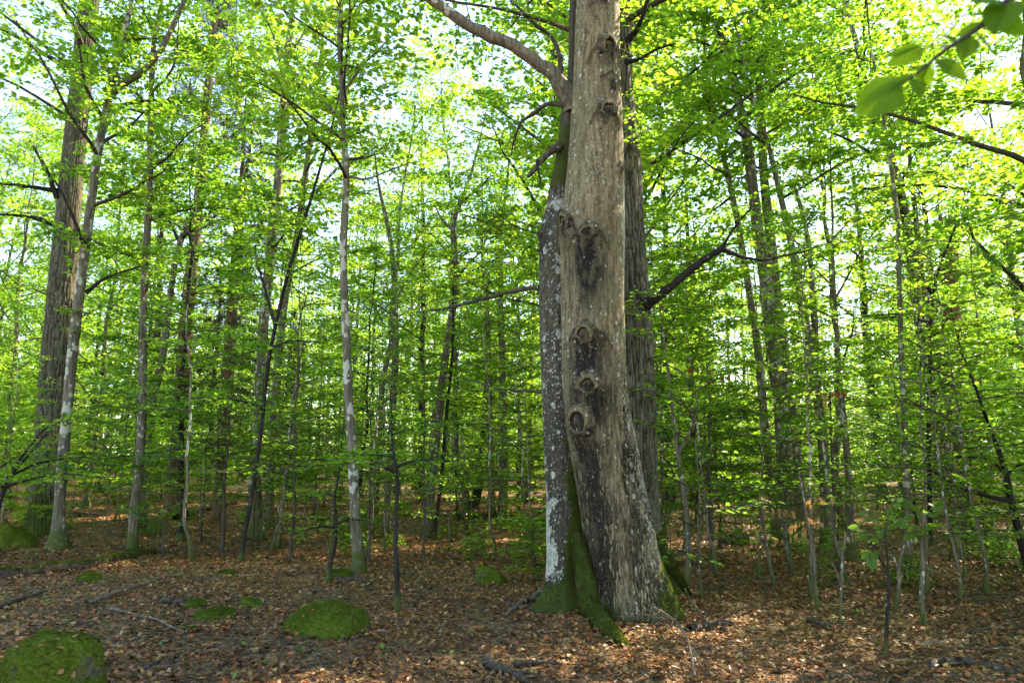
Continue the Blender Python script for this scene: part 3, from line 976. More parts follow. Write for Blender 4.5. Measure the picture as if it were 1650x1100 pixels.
trunk_fuzz(tA, pA, GA, atA['moss'], 1.6, 60000, 1)
trunk_fuzz(tB, pB, GB, atB['moss'], 2.6, 50000, 2)
trunk_fuzz(tC, pC, GC, atC['moss'], 1.2, 30000, 3)
for t_, o_, pts, wp in [(tB, pB, [(930, 860), (938, 905), (946, 945), (956, 985), (972, 1012), (990, 1028), (1006, 1040), (1020, 1048)], (14, 24, 32, 32, 28, 20, 10, 3)), 
                        (tA, pA, [(1050, 930), (1064, 965), (1080, 990), (1092, 1006)], (18, 18, 11, 3)), (tC, pC, [(1046, 850), (1060, 885), (1080, 915), (1100, 942), (1112, 950)], (30, 30, 22, 12, 3))]:
    rng = np.random.default_rng(len(pts))
    P = []
    for q, (x, y) in enumerate(pts):
        near_y = {8: 8.12, 6: 8.3, 4: 8.15, 5: 9.45}[len(pts)]
        ga = ground_at(x, y)
        pv = at(x, y, near_y)
        P.append(pv if ga[1] > near_y else ga + np.array([0, 0, .03]))
    P[-1] = P[-1] - np.array([0, 0, .07])
    P[0] = P[0] + np.array([0, .12, 0])
    Q, Rr = resample(P, np.array([m_of(w_ / 2, p_) for w_, p_ in zip(wp, P)]), 30)
    ths = np.arange(14) / 14 * 2 * math.pi
    b = MB()
    b.tube(Q, Rr * (1 + rng.normal(0, .05, 30) + .22 * noise(Q[:, 0] * 7, Q[:, 1] * 7, Q[:, 2] * 7, 3)), 14)
    o = link('root', b.mesh('root', M['root_moss'], o_), t_)
    n = 6000
    tt = rng.uniform(0, 1, n)
    q, T = pinterp(Q, tt)
    an = rng.uniform(0, 6.28, n)[:, None]
    u1 = unit(np.cross(T, [0.2, .9, .3]))
    nr = np.cos(an) * u1 + np.sin(an) * np.cross(T, u1)
    LV = Leaves()
    LV.add(q + nr * np.interp(tt, np.linspace(0, 1, 30), Rr)[:, None], nr + rng.normal(0, .5, nr.shape), rng.normal(0, 1, nr.shape), rng.uniform(.012, .028, n), np.clip(rng.normal(.35, .2, n), 0, 1))
    b = MB()
    LV.into(b, 0, 'diamond', .2)
    tag(link('moss', b.mesh('moss', M['moss_blade'], o_), o), None, None, None, 'stuff')

# epicormic leafy twigs on the furrowed trunk
rng = np.random.default_rng(55)
mbL, LV = MB(), Leaves()
for px, py, dx in [(1012, 160, .3), (1012, 200, -.2), (1010, 235, .1), (1018, 480, .5), (1012, 505, .2), (1020, 545, .1), (1045, 580, .6), (1052, 630, .7), (1050, 690, .5), (1010, 690, -.2)]:
    p = at(px, py, C_Y - .36)
    for _ in range(2):
        spray(mbL, LV, p, np.array([dx + rng.normal(0, .3), -.7, rng.normal(.1, .2)]), rng.uniform(.25, .5), .004, rng, .065, .8, tw=.07)
LV.into(mbL, 0)
link('foliage', mbL.mesh('trunk_sprout', [M['beech_leaf'], M['twig']], pC), tC)

# ------------------------------------------------------------------ trees one can point to
def traced_tree(name, label, cat, base, pts, wpx, H, crown, seed, mat='beech_bark', group=None, sides=10, leafmat='beech_leaf', branches=(), dY=0.0, flare=1.7, wig=.0):
    """trunk through the photo points, standing where its base meets the ground, continued upward to height H"""
    rng = np.random.default_rng(seed)
    g = ground_at(*base)
    Y0 = g[1]
    pp = [base] + list(pts)
    n0 = len(pp)
    P = np.array([g] + [at(x, y, Y0 + dY * (i + 1) / n0) for i, (x, y) in enumerate(pts)])
    wv = np.interp(np.arange(n0), np.linspace(0, n0 - 1, len(wpx)), wpx)
    R = np.array([m_of(wv[i] / 2, P[i]) for i in range(n0)])
    top = g[2] + H
    if P[-1, 2] < top - .4:
        d = unit(P[-1] - P[-2])
        ex, p, rest = [], P[-1], top - P[-1, 2]
        m = 7
        for i in range(m):
            d = unit(d * np.array([.86, .86, 1]) + rng.normal(0, .05, 3))
            p = p + d / max(.3, d[2]) * rest / m
            ex.append(p)
        P = np.vstack([P, ex])
        R = np.concatenate([R, R[n0 - 1] * (1 - .88 * np.linspace(1 / m, 1, m))])
    Q, R = resample(P, R, 46)
    hz = Q[:, 2] - g[2]
    R = R * (1 + (flare - 1) * np.exp(-hz / max(.12, 1.6 * R[0])))
    Q[0, 2] -= .08
    if wig:
        Q[2:, :2] += np.cumsum(rng.normal(0, wig, (44, 2)), 0) * .25
    t = thing(name, label, cat, g, group)
    b = MB()
    b.tube(Q, R * (1 + rng.normal(0, .03, len(R))), sides)
    link('trunk', b.mesh('trunk', M[mat], g), t)
    for j, br in enumerate(branches):
        limb(t, g, br['pts'], br['w'], Y0 + br.get('y0', 0), Y0 + br.get('y1', br.get('y0', 0)), br.get('mat', mat), sides=6, n=18, seed=seed * 7 + j, leafy=br.get('leafy'))
    if crown:
        mbL, LV = MB(), Leaves()
        for c_ in crown if isinstance(crown, list) else [crown]:
            c_ = dict(c_)
            kind = c_.pop('kind')
            if kind == 'under':
                understory_crown(mbL, LV, Q, rng=rng, **c_)
            else:
                canopy_crown(mbL, LV, Q, R, rng=rng, **c_)
        LV.into(mbL, 0, c_.get('shape_', 'oval') if Y0 < 16 else 'diamond')
        link('crown', mbL.mesh('crown', [M[leafmat], M['twig']], g), t)
    return t, g, Q, R


def can(z0, z1, n=14, L=3.0, leaf=.10, fill=.7, subs=8):
    return dict(kind='canopy', z0=z0, z1=z1, n=int(n * 1.1), Lmax=L * 1.1, leaf=leaf * 1.2, fill=fill * 1.25, subs=subs + 1)


def und(z0, z1, n=16, L=1.6, leaf=.075, fill=1.0, el=(.02, .5)):
    return dict(kind='under', z0=z0, z1=z1, n=int(n * 1.5), Lmax=L * 1.15, leaf=leaf * 1.1, fill=fill * 1.5, el=el)


# thick ridged oak at the edge of the clearing: its own bark mesh
O_Y = ground_at(72, 862)[1]
O_TAB = [(880, 42, 106), (862, 43, 103), (830, 45, 98), (800, 47, 97), (750, 50, 99), (700, 53, 103), (600, 60, 110), (500, 70, 119), (400, 80, 127), (300, 91, 132), (200, 103, 140), (100, 113, 151), (0, 124, 160)]


def disp_O(TH, ZZ, hz, R0, CXg):
    X_, Y_ = np.sin(TH) * R0, np.cos(TH) * R0
    rd = ridged(TH, ZZ, R0, 21, 2.6, 191)
    n = fbm(X_ * 3, Y_ * 3, ZZ * 1.5, 129, 4)
    th, zc, r_, P = theta_of(112, 178, O_Y, disp_O.fc)
    knot = np.exp(-(((TH - th) * R0) / .14) ** 2 - ((ZZ - zc) / .2) ** 2)
    moss = .9 * (1 - sstep(.3, 1.5, hz + .8 * n)) + .5 * np.exp(-((ZZ - 3.3) / .5) ** 2) * sstep(-.1, .3, n)
    return .024 * (rd - .6) + .10 * knot, {'stain': np.clip(.2 * sstep(0, .5, n) + .6 * knot, 0, 1), 'moss': np.clip(moss, 0, 1), 'lichen': .3 + .5 * sstep(0, .5, n), 'crack': np.clip((.45 - rd) * 1.5, 0, 1)}


O_TAB = [(y_, (l_ + r_) / 2 + 2 - (r_ - l_) * .41, (l_ + r_) / 2 + 2 + (r_ - l_) * .41) for y_, l_, r_ in O_TAB]
disp_O.fc = simple_fc(O_Y, O_TAB)
GO, _, _, fcO, zgO, atO, axO = big_trunk(O_Y, O_TAB, 19.0, 340, 220, disp_O, 15, flare=((-1.2, .5, .22, .4), (0., .4, .12, .4), (1.2, .5, .2, .4)))
pO = np.array([fcO(0)[0], O_Y, zgO])
tO = thing('oak_tree', 'thick straight oak with ridged bark, standing with a slim beech at its foot', 'tree', pO)
mb = MB()
mb.grid(GO)
link('trunk', mb.mesh('ridged_trunk', M['hero_oak'], pO, atO), tO)
hero_crown(tO, pO, axO, O_Y, 9.5, 19, 18, 4.0, .10, 34, .6)
for i, br in enumerate([[(88, 362), (60, 352), (30, 347), (-5, 345)], [(92, 320), (80, 282), (62, 250), (48, 226)], [(94, 308), (55, 302), (20, 297), (-10, 296)], [(108, 110), (60, 80), (20, 55), (-20, 40)]]):
    limb(tO, pO, br, (8, 3), O_Y - .2, O_Y - .8, 'dark_bark', seed=40 + i, n=14, sides=6, leafy=dict(fill=.4, t0=.4, leaf=.09))

traced_tree('beech_tree', 'slim pale beech with a mossy stump-like foot beside the thick oak', 'tree', (94, 884), [(95, 840), (97, 780), (105, 700), (113, 600), (122, 520), (135, 420), (146, 330), (160, 230), (175, 160), (188, 100), (203, 50)], (20, 16, 16, 14, 11, 9), 13,
            can(6.5, 13, 14, 2.6, .09, .7), 101, 'spotted_bark', flare=2.2,
            branches=[dict(pts=[(178, 150), (205, 132), (240, 110), (262, 78), (280, 40), (298, 0), (310, -40)], w=(12, 6), y0=-.1, y1=-.6, leafy=dict(fill=.5, t0=.3, leaf=.085)),
                      dict(pts=[(135, 395), (122, 360), (105, 320), (88, 290)], w=(7, 3), y0=-.2, y1=-.8, mat='dark_bark'),
                      dict(pts=[(140, 470), (165, 450), (190, 440), (240, 425)], w=(7, 2), y0=0, y1=-.4, mat='dark_bark', leafy=dict(fill=.8, t0=.2))])
traced_tree('beech_tree', 'slender beech with a green mossed foot and a crooked twin beside it', 'tree', (213, 884), [(214, 840), (222, 780), (228, 700), (230, 620), (229, 530), (236, 400), (241, 300), (245, 100)], (15, 14, 12, 9), 12,
            [can(5.5, 12, 10, 2.2, .085, .7), und(2.2, 5.5, 10, 1.7)], 102, 'beech_bark', flare=1.5)
traced_tree('beech_tree', 'crooked young beech that bends beside the moss-footed slender one', 'tree', (226, 845), [(232, 800), (236, 740), (238, 690), (247, 640), (261, 585), (268, 530), (275, 470), (282, 420), (290, 388), (308, 350), (330, 318), (348, 275), (366, 215)], (16, 13, 10, 9, 5), 9,
            [und(3.2, 9, 18, 1.9, .08)], 103, 'beech_bark', branches=[dict(pts=[(288, 388), (275, 362), (262, 330), (250, 285)], w=(5, 2), y0=0, y1=.3, mat='dark_bark', leafy=dict(fill=.6)), dict(pts=[(290, 386), (325, 360), (370, 335), (420, 322)], w=(6, 2), y0=0, y1=-.5, mat='dark_bark', leafy=dict(fill=.6))])
# pine with bare dead snags
tP, gP, QP, RP = traced_tree('pine_tree', 'red-barked pine with bare dead side branches, splayed at the foot by a fallen branch', 'tree', (279, 834), [(281, 800), (285, 740), (292, 650), (297, 560), (303, 480), (313, 400), (321, 310), (328, 230), (335, 150), (342, 60)], (30, 24, 23, 18, 14, 11), 17,
            None, 104, 'pine_bark', sides=12, flare=1.35)
rng = np.random.default_rng(8)
for i in range(14):
    f = rng.uniform(.12, .62)
    p, T = pinterp(QP, np.array([f]))
    a_ = rng.uniform(-1.2, 1.2) + (0 if i % 3 else math.pi)
    P = curve_path(p[0], np.array([math.cos(a_), math.sin(a_) * .8, rng.normal(.0, .2)]), rng.uniform(.7, 2.2), 8, rng, .12, .95, -.03)
    b = MB()
    b.tube(P, .022 * (1 - .8 * np.linspace(0, 1, 8)), 5)
    for _ in range(6):
        q, T = pinterp(P, np.array([rng.uniform(.3, .95)]))
        S = curve_path(q[0], T[0] + rng.normal(0, .6, 3), rng.uniform(.2, .6), 5, rng, .15, .95)
        b.tube(S, .006 * (1 - .7 * np.linspace(0, 1, 5)), 3, 0, False)
    link('branch', b.mesh('dead_branch', M['twig'], gP), tP)
mbL, LV = MB(), Leaves()
for i in range(70):
    f = rng.uniform(.66, 1)
    p, T = pinterp(QP, np.array([f]))
    a_ = rng.uniform(0, 6.28)
    P = curve_path(p[0], np.array([math.cos(a_), math.sin(a_), .5]), 2.4 * (1.25 - f), 8, rng, .15, .95)
    mbL.tube(P, .02 * (1 - .8 * np.linspace(0, 1, 8)), 4, 1, False)
    c0, _ = pinterp(P, rng.uniform(.35, 1, 160))
    LV.add(c0 + rng.normal(0, .12, c0.shape), rng.normal(0, 1, c0.shape) + [0, 0, .4], rng.normal(0, 1, c0.shape), rng.uniform(.08, .16, 160), rng.uniform(0, .7, 160))
LV.into(mbL, 0, 'diamond', .07)
link('crown', mbL.mesh('pine_crown', [M['needle'], M['twig']], gP), tP)


def spruce(base, H, rpx, label, seed, zlow, Lb=2.0, bare=.35):
    rng = np.random.default_rng(seed)
    g = ground_at(*base)
    t = thing('spruce_tree', label, 'tree', g)
    n = 20
    zs = np.linspace(-.1, H, n)
    P = np.stack([g[0] + .06 * np.cumsum(rng.normal(0, 1, n)) * .3, np.full(n, g[1]), g[2] + zs], 1)
    R = m_of(rpx, g) * (1 - .9 * np.linspace(0, 1, n))
    b = MB()
    b.tube(P, R, 10)
    link('trunk', b.mesh('trunk', M['pine_bark'], g), t)
    mbL, LV = MB(), Leaves()
    z = zlow
    while z < H - .3:
        f = (z - zlow) / (H - zlow)
        for _ in range(4):
            a_ = rng.uniform(0, 6.28)
            L = Lb * (1 - .8 * f) * rng.uniform(.6, 1.15)
            p = np.array([np.interp(z, zs, P[:, 0]), g[1], g[2] + z])
            Q = curve_path(p, np.array([math.cos(a_), math.sin(a_), .15 - .25 * (1 - f)]), L, 8, rng, .06, 1.0, -.035)
            mbL.tube(Q, .012 * (1 - .8 * np.linspace(0, 1, 8)) + .001, 4, 1, False)
            m = int(L / .045)
            tt = rng.uniform(.1, 1, m)
            q, T = pinterp(Q, tt)
            sd_ = rng.choice([-1, 1], m)[:, None] * np.cross(T, [0, 0, 1.0])
            d = unit(T * .5 + sd_ * .6 + np.array([0, 0, -.75]) + rng.normal(0, .2, T.shape))
            ll = rng.uniform(.15, .5, m) * (1.1 - .6 * tt)
            live = rng.uniform(0, 1, m) > bare * (1 - f)
            for i in range(0, m, 2):
                mbL.tube(np.array([q[i], q[i] + d[i] * ll[i] * .5, q[i] + d[i] * ll[i] + [0, 0, -.03]]), np.array([.0035, .0025, .001]), 3, 1, False)
            K = 16
            uu = rng.uniform(0, 1, (m, K))
            pos = q[:, None] + d[:, None] * (uu * ll[:, None])[..., None]
            dd = d[:, None] * .5 + rng.normal(0, .55, pos.shape)
            lv = np.repeat(live, K)
            LV.add(pos.reshape(-1, 3)[lv], dd.reshape(-1, 3)[lv], rng.normal(0, 1, (m * K, 3))[lv], rng.uniform(.05, .09, m * K)[lv], (rng.uniform(0, .75, m * K) + .25 * (rng.uniform(0, 1, m * K) > .8))[lv])
        z += rng.uniform(.17, .28)
    LV.into(mbL, 0, 'diamond', .10)
    link('crown', mbL.mesh('spruce_crown', [M['needle'], M['stick']], g), t)
    return t


spruce((352, 838), 13.5, 10, 'dark shaggy spruce with brown dying twigs, just behind the red-barked pine', 61, 2.0, 2.7, .5)
spruce((470, 800), 8.5, 7, 'small dusky spruce with hanging boughs among the thin poles near the black stem', 62, 1.0, 1.5, .2)

traced_tree('beech_tree', 'black-barked thin leaning stem forking into a V well above head height', 'tree', (388, 905), [(392, 870), (402, 820), (411, 770), (420, 700), (428, 620), (436, 560), (445, 520), (456, 470), (470, 420), (484, 375), (500, 325), (516, 270), (530, 225), (545, 160)], (7, 6.5, 6, 5, 3), 9.5,
            [und(5, 9, 12, 1.6, .08)], 105, 'dark_bark', branches=[dict(pts=[(444, 522), (434, 495), (428, 465), (415, 430), (411, 395)], w=(6, 3), y0=0, y1=.4, leafy=dict(fill=.6)), dict(pts=[(424, 660), (400, 648), (360, 640), (330, 650)], w=(4, 1.5), y0=0, y1=-.4, leafy=dict(fill=1.0)), dict(pts=[(436, 560), (470, 548), (520, 552)], w=(4, 1.5), y0=0, y1=-.4, leafy=dict(fill=1.0))])
traced_tree('beech_tree', 'mid-sized lichened beech with a mossy foot behind the thin black stem', 'tree', (413, 868), [(410, 800), (414, 720), (417, 660), (421, 590), (426, 500), (437, 400), (447, 310), (453, 220), (461, 110), (466, 60)], (22, 18, 16, 14, 10), 14,
            [can(6.5, 14, 12, 2.6, .095, .7)], 106, 'spotted_bark', branches=[dict(pts=[(438, 395), (425, 370), (412, 330), (408, 290)], w=(6, 2.5), y0=0, y1=-.5, leafy=dict(fill=.5)), dict(pts=[(456, 130), (450, 90), (438, 50), (415, 10)], w=(7, 3), y0=0, y1=-.8, leafy=dict(fill=.6))])
traced_tree('beech_tree', 'brownish straight pole standing against the lichened beech behind the black stem', 'tree', (432, 852), [(436, 760), (441, 680), (450, 560), (460, 470), (478, 390), (490, 300), (502, 210), (512, 130)], (15, 13, 12, 10, 8), 14, [can(6.5, 14, 12, 2.6, .1, .65)], 107, 'beech_bark')
traced_tree('beech_tree', 'tall white-patched beech pole alone in the open leaf-strewn gap', 'tree', (580, 926), [(575, 880), (573, 840), (570, 780), (566, 700), (561, 640), (559, 560), (555, 480), (552, 410), (556, 340), (559, 290), (556, 235), (552, 200), (550, 130), (545, 60)], (20, 17, 15, 13, 12, 9, 7), 11,
            [can(6.0, 11, 14, 2.8, .085, .65)], 108, 'spotted_bark', flare=1.5, branches=[dict(pts=[(561, 285), (590, 290), (620, 278), (660, 262)], w=(4, 2), y0=0, y1=-.5, leafy=dict(fill=.5)), dict(pts=[(552, 200), (530, 170), (505, 160)], w=(4, 2), y0=0, y1=-.5, leafy=dict(fill=.7)), dict(pts=[(553, 150), (580, 110), (610, 80), (650, 40)], w=(4, 2), y0=0, y1=-.6, leafy=dict(fill=.7))])
traced_tree('beech_tree', 'lichened beech with curved candelabra limbs in the middle of the far glade', 'tree', (686, 866), [(694, 800), (699, 740), (706, 680), (712, 620), (722, 545), (733, 480), (737, 440), (733, 400), (728, 370), (733, 345), (742, 325)], (16, 14, 13, 11, 10, 6), 11,
            [und(5.8, 11, 14, 2.0, .085, .8)], 109, 'beech_bark', branches=[dict(pts=[(737, 445), (755, 425), (775, 405), (790, 370), (800, 345)], w=(5, 2), y0=0, y1=-.4, leafy=dict(fill=.5)), dict(pts=[(742, 325), (762, 312), (775, 300), (790, 285)], w=(5, 2), y0=0, y1=.3, leafy=dict(fill=.5)), dict(pts=[(728, 368), (712, 355), (700, 330)], w=(5, 2), y0=0, y1=.3, leafy=dict(fill=.5))])
traced_tree('beech_tree', 'brown forked pole left of centre whose fork opens like a tuning fork', 'tree', (622, 866), [(626, 800), (630, 720), (634, 640), (638, 560), (637, 490), (634, 430), (630, 390), (622, 350), (612, 310)], (13, 12, 11, 8, 5), 10,
            [und(5.5, 10, 12, 1.9, .085, .8)], 110, 'beech_bark', branches=[dict(pts=[(637, 490), (650, 460), (668, 430), (690, 400)], w=(5, 2), y0=0, y1=.3, leafy=dict(fill=.5))])
traced_tree('beech_tree', 'thin dark sapling beside the candelabra-limbed beech', 'tree', (698, 868), [(708, 800), (714, 740), (720, 660), (728, 590), (730, 540)], (7, 6, 4), 7, [und(2.6, 7, 18, 1.6, .075)], 111, 'dark_bark')
traced_tree('beech_tree', 'straight grey beech with rough knots at the back of the glade by the mossy log', 'tree', (792, 832), [(792, 760), (789, 690), (788, 600), (786, 520)], (11, 10, 8), 12, [und(3, 12, 26, 2.2, .10, .8)], 112, 'beech_bark')
traced_tree('beech_tree', 'grey pole partly hidden by the spotted trunk at the back of the glade', 'tree', (810, 832), [(811, 760), (812, 690), (810, 600), (806, 480)], (13, 12, 10), 13, [und(3.5, 13, 24, 2.4, .10, .8)], 113, 'beech_bark')
traced_tree('beech_tree', 'dark hooked stump-like leaning tree behind the mossy log in the glade', 'tree', (762, 822), [(770, 790), (774, 765), (773, 745), (779, 700), (783, 640)], (15, 13, 8), 9, [und(3, 9, 18, 2.0, .09, .8)], 114, 'dark_bark')

# saplings in the gap
traced_tree('beech_sapling', 'sapling whose one wide flat bough spreads bright leaves across the glade at eye level', 'sapling', (641, 985), [(640, 930), (636, 880), (638, 820), (641, 770), (634, 735), (630, 690)], (9, 8, 6, 3), 2.6, None, 115, 'dark_bark', wig=.01,
            branches=[dict(pts=[(636, 760), (610, 748), (575, 745), (530, 748), (490, 752)], w=(5, 1.5), y0=0, y1=-.6, mat='dark_bark', leafy=dict(fill=1.5, t0=.05, ratio=.36, leaf=.07)),
                      dict(pts=[(638, 752), (665, 742), (700, 740), (740, 744)], w=(5, 1.5), y0=0, y1=.4, mat='dark_bark', leafy=dict(fill=1.5, t0=.05, ratio=.36, leaf=.07)),
                      dict(pts=[(634, 735), (600, 732), (560, 735)], w=(4, 1.5), y0=0, y1=.8, mat='dark_bark', leafy=dict(fill=1.3, t0=.05, leaf=.07)),
                      dict(pts=[(632, 700), (650, 694), (690, 690)], w=(3, 1), y0=0, y1=.6, mat='dark_bark', leafy=dict(fill=1.0, t0=.1, leaf=.07))])
traced_tree('beech_sapling', 'bent sapling with low sprays next to the white-patched pole', 'sapling', (527, 938), [(534, 900), (542, 870), (541, 830), (538, 800), (545, 770)], (7, 6, 3), 2.3, None, 116, 'dark_bark',
            branches=[dict(pts=[(540, 850), (520, 846), (495, 852), (470, 862)], w=(4, 1.5), y0=0, y1=-.5, mat='dark_bark', leafy=dict(fill=1.2, t0=.1, leaf=.065)), dict(pts=[(540, 845), (560, 836), (590, 838)], w=(4, 1.5), y0=0, y1=.5, mat='dark_bark', leafy=dict(fill=1.2, t0=.1, leaf=.065)), dict(pts=[(541, 800), (520, 790), (500, 800)], w=(3, 1.5), y0=0, y1=.5, mat='dark_bark', leafy=dict(fill=1, t0=.1, leaf=.065))])
traced_tree('beech_sapling', 'bushy green seedling low against the foot of the spotted trunk', 'sapling', (866, 935), [(862, 900), (858, 870), (860, 835)], (4, 3, 2), 1.0, [und(.25, 1.0, 14, .5, .06, 1.2, (0, .3))], 117, 'dark_bark')
traced_tree('beech_sapling', 'twiggy twin-stemmed shrub between the black stem and the pine', 'sapling', (356, 890), [(360, 850), (356, 800), (362, 750), (366, 700)], (7, 5, 3), 3.2, [und(1.2, 3.2, 9, 1.0, .07, .7)], 118, 'twig', wig=.02)
traced_tree('beech_sapling', 'pale thin stem rising among dark poles near the black stem', 'sapling', (448, 880), [(452, 840), (458, 800), (462, 770), (466, 740)], (7, 6, 4), 4, [und(1.6, 4, 12, 1.2, .07)], 119, 'beech_bark', wig=.015)
traced_tree('beech_sapling', 'low beech spreading flat sprays across the oak foot', 'sapling', (-20, 905), [(-10, 840), (5, 790), (20, 760), (40, 740)], (9, 7, 4), 2.6, None, 120, 'dark_bark',
            branches=[dict(pts=[(5, 785), (60, 768), (110, 762), (180, 772)], w=(5, 1.5), y0=0, y1=-.4, mat='dark_bark', leafy=dict(fill=1.3, t0=.1, leaf=.07)), dict(pts=[(10, 770), (60, 745), (130, 735), (170, 740)], w=(5, 1.5), y0=0, y1=.8, mat='dark_bark', leafy=dict(fill=1.2, t0=.1, leaf=.07)), dict(pts=[(20, 755), (70, 690), (120, 672)], w=(5, 1.5), y0=0, y1=-.3, mat='dark_bark', leafy=dict(fill=1.2, t0=.1, leaf=.07)), dict(pts=[(5, 785), (-20, 765), (20, 740)], w=(4, 1.5), y0=0, y1=-.8, mat='dark_bark', leafy=dict(fill=1.2, t0=.1, leaf=.07))])

# the group of spotted poles to the side of the big trunks
SP = 'spotted_bark'
traced_tree('beech_tree', 'spotted beech pole with two sister stems, the palest of the leaning cluster', 'tree', (1268, 878), [(1268, 800), (1266, 720), (1258, 640), (1248, 560), (1240, 500), (1232, 440), (1222, 380), (1213, 300), (1205, 230), (1192, 170), (1178, 110), (1165, 70)], (22, 21, 20, 16, 12), 15, [can(8, 15, 14, 2.6, .10, .6)], 130, SP)
traced_tree('beech_tree', 'spotted beech pole crossing behind its palest sister in the leaning cluster', 'tree', (1290, 866), [(1288, 790), (1280, 720), (1272, 640), (1262, 560), (1254, 500), (1248, 440), (1240, 370), (1232, 300), (1228, 240), (1226, 160), (1218, 90), (1210, 20)], (20, 18, 16, 14, 9), 15, [can(8, 15, 14, 2.6, .10, .6)], 131, SP)
traced_tree('beech_tree', 'thin spotted pole leaning out of the cluster towards the furrowed oak', 'tree', (1252, 872), [(1246, 800), (1238, 740), (1230, 660), (1222, 560), (1212, 500), (1204, 450), (1196, 400), (1186, 340), (1172, 280), (1158, 220)], (15, 14, 12, 10, 8), 13, [can(7.5, 13, 11, 2.4, .10, .6)], 132, SP)
traced_tree('beech_tree', 'spotted beech that forks in two at mid height beside the leaning cluster', 'tree', (1332, 886), [(1330, 820), (1328, 760), (1325, 700), (1318, 640), (1306, 570), (1298, 520), (1288, 470), (1280, 420), (1266, 350), (1254, 300), (1240, 240)], (17, 16, 15, 11, 8), 12, [can(7, 12, 10, 2.2, .09, .6)], 133, SP,
            branches=[dict(pts=[(1312, 590), (1314, 540), (1310, 480), (1306, 420), (1300, 370), (1290, 330), (1280, 300)], w=(11, 6), y0=0, y1=.4)])
traced_tree('beech_tree', 'short pale trunk segment next to the forked spotted beech among withered leaves', 'tree', (1374, 906), [(1370, 850), (1368, 800), (1366, 740), (1358, 660), (1350, 580)], (14, 12, 8), 8, [und(2.5, 8, 18, 1.7, .08)], 134, SP)
traced_tree('beech_tree', 'thin dark-stemmed beech beside the furrowed oak with arching twigs', 'tree', (1106, 945), [(1110, 890), (1108, 830), (1100, 780), (1092, 730), (1086, 680), (1078, 610), (1072, 560), (1066, 520)], (9, 8, 6, 3), 5.5, [und(2.2, 5.5, 15, 1.5, .07)], 135, 'beech_bark',
            branches=[dict(pts=[(1094, 730), (1110, 700), (1122, 660), (1130, 620)], w=(5, 2), y0=0, y1=-.3, leafy=dict(fill=.8, leaf=.07))])
traced_tree('beech_tree', 'leaning pair-trunk beech with greenish foot far back by the sunlit patch', 'tree', (1552, 868), [(1546, 840), (1540, 800), (1528, 740), (1512, 680), (1500, 620), (1488, 560), (1478, 500), (1470, 420), (1458, 340), (1446, 280), (1430, 240), (1410, 190)], (22, 18, 17, 14, 11), 16, [can(7, 16, 14, 2.8, .11, .6)], 136, SP)
traced_tree('beech_tree', 'slimmer trunk standing against the leaning pair-trunk beech with greenish foot', 'tree', (1566, 864), [(1560, 820), (1552, 760), (1540, 700), (1522, 620), (1500, 520), (1484, 440), (1476, 350)], (14, 13, 11, 8), 14, [can(7, 14, 12, 2.6, .11, .6)], 137, SP)
traced_tree('beech_tree', 'dark sapling at the picture edge with a long bough reaching over the leaf floor', 'tree', (1662, 925), [(1650, 890), (1640, 850), (1632, 820), (1626, 795), (1624, 770), (1612, 735), (1600, 700)], (13, 12, 10, 6), 4.5, [und(2.2, 4.5, 9, 1.4, .075, 1.0)], 138, 'dark_bark',
            branches=[dict(pts=[(1626, 805), (1605, 802), (1570, 793), (1540, 782), (1515, 765), (1490, 752)], w=(8, 3), y0=0, y1=-.5, leafy=dict(fill=1.0, t0=.25, leaf=.075)),
                      dict(pts=[(1624, 770), (1600, 742), (1560, 735), (1500, 740)], w=(5, 2), y0=0, y1=-.4, leafy=dict(fill=1.2, t0=.1, leaf=.075)),
                      dict(pts=[(1622, 765), (1640, 750), (1660, 745)], w=(5, 2), y0=0, y1=.3, leafy=dict(fill=1.2, t0=.1, leaf=.075))])
traced_tree('beech_tree', 'thin forked beech whose Y shows in front of the rotten snag', 'tree', (1500, 880), [(1498, 800), (1496, 700), (1498, 600), (1500, 540), (1503, 480), (1510, 440), (1530, 390), (1548, 340)], (8, 7, 5, 3), 8, [und(3.2, 8, 20, 2.0, .075, 1.0)], 139, 'dark_bark',
            branches=[dict(pts=[(1503, 478), (1490, 450), (1472, 420), (1460, 380), (1450, 330)], w=(5, 2), y0=0, y1=-.3, leafy=dict(fill=.7)), dict(pts=[(1500, 540), (1560, 520), (1620, 510)], w=(4, 2), y0=0, y1=-.5, leafy=dict(fill=1.1)), dict(pts=[(1500, 520), (1440, 505), (1390, 510)], w=(4, 2), y0=0, y1=-.5, leafy=dict(fill=1.1))])
traced_tree('beech_tree', 'beech hidden in leaf whose broad dark tier of leaves hangs above the rotten snag', 'tree', (1725, 900), [(1720, 700), (1712, 520), (1700, 380), (1690, 250), (1680, 150)], (20, 17, 14, 10), 8, [und(3.5, 8, 16, 2.0, .08, 1.0)], 140, SP,
            branches=[dict(pts=[(1705, 400), (1650, 350), (1590, 315), (1530, 300), (1460, 296), (1390, 305)], w=(9, 3), y0=0, y1=-.6, mat='dark_bark', leafy=dict(fill=1.8, t0=.15, ratio=.4, leaf=.08)), dict(pts=[(1700, 380), (1640, 300), (1570, 285), (1480, 275), (1400, 285)], w=(7, 3), y0=0, y1=.3, mat='dark_bark', leafy=dict(fill=1.8, t0=.15, ratio=.4, leaf=.08))])

traced_tree('beech_tree', 'slender beech added for shade behind the leafy seedlings, bare up to a high narrow crown', 'tree', (1466, 930), [(1463, 860), (1461, 780), (1456, 650), (1450, 500), (1447, 350)], (12, 10, 9, 7), 11.2,
            [und(7.0, 11.2, 19, 2.0, .085, 1.0)], 141, SP)  # added tree: high crown placed to shade the sunlit strip of front floor
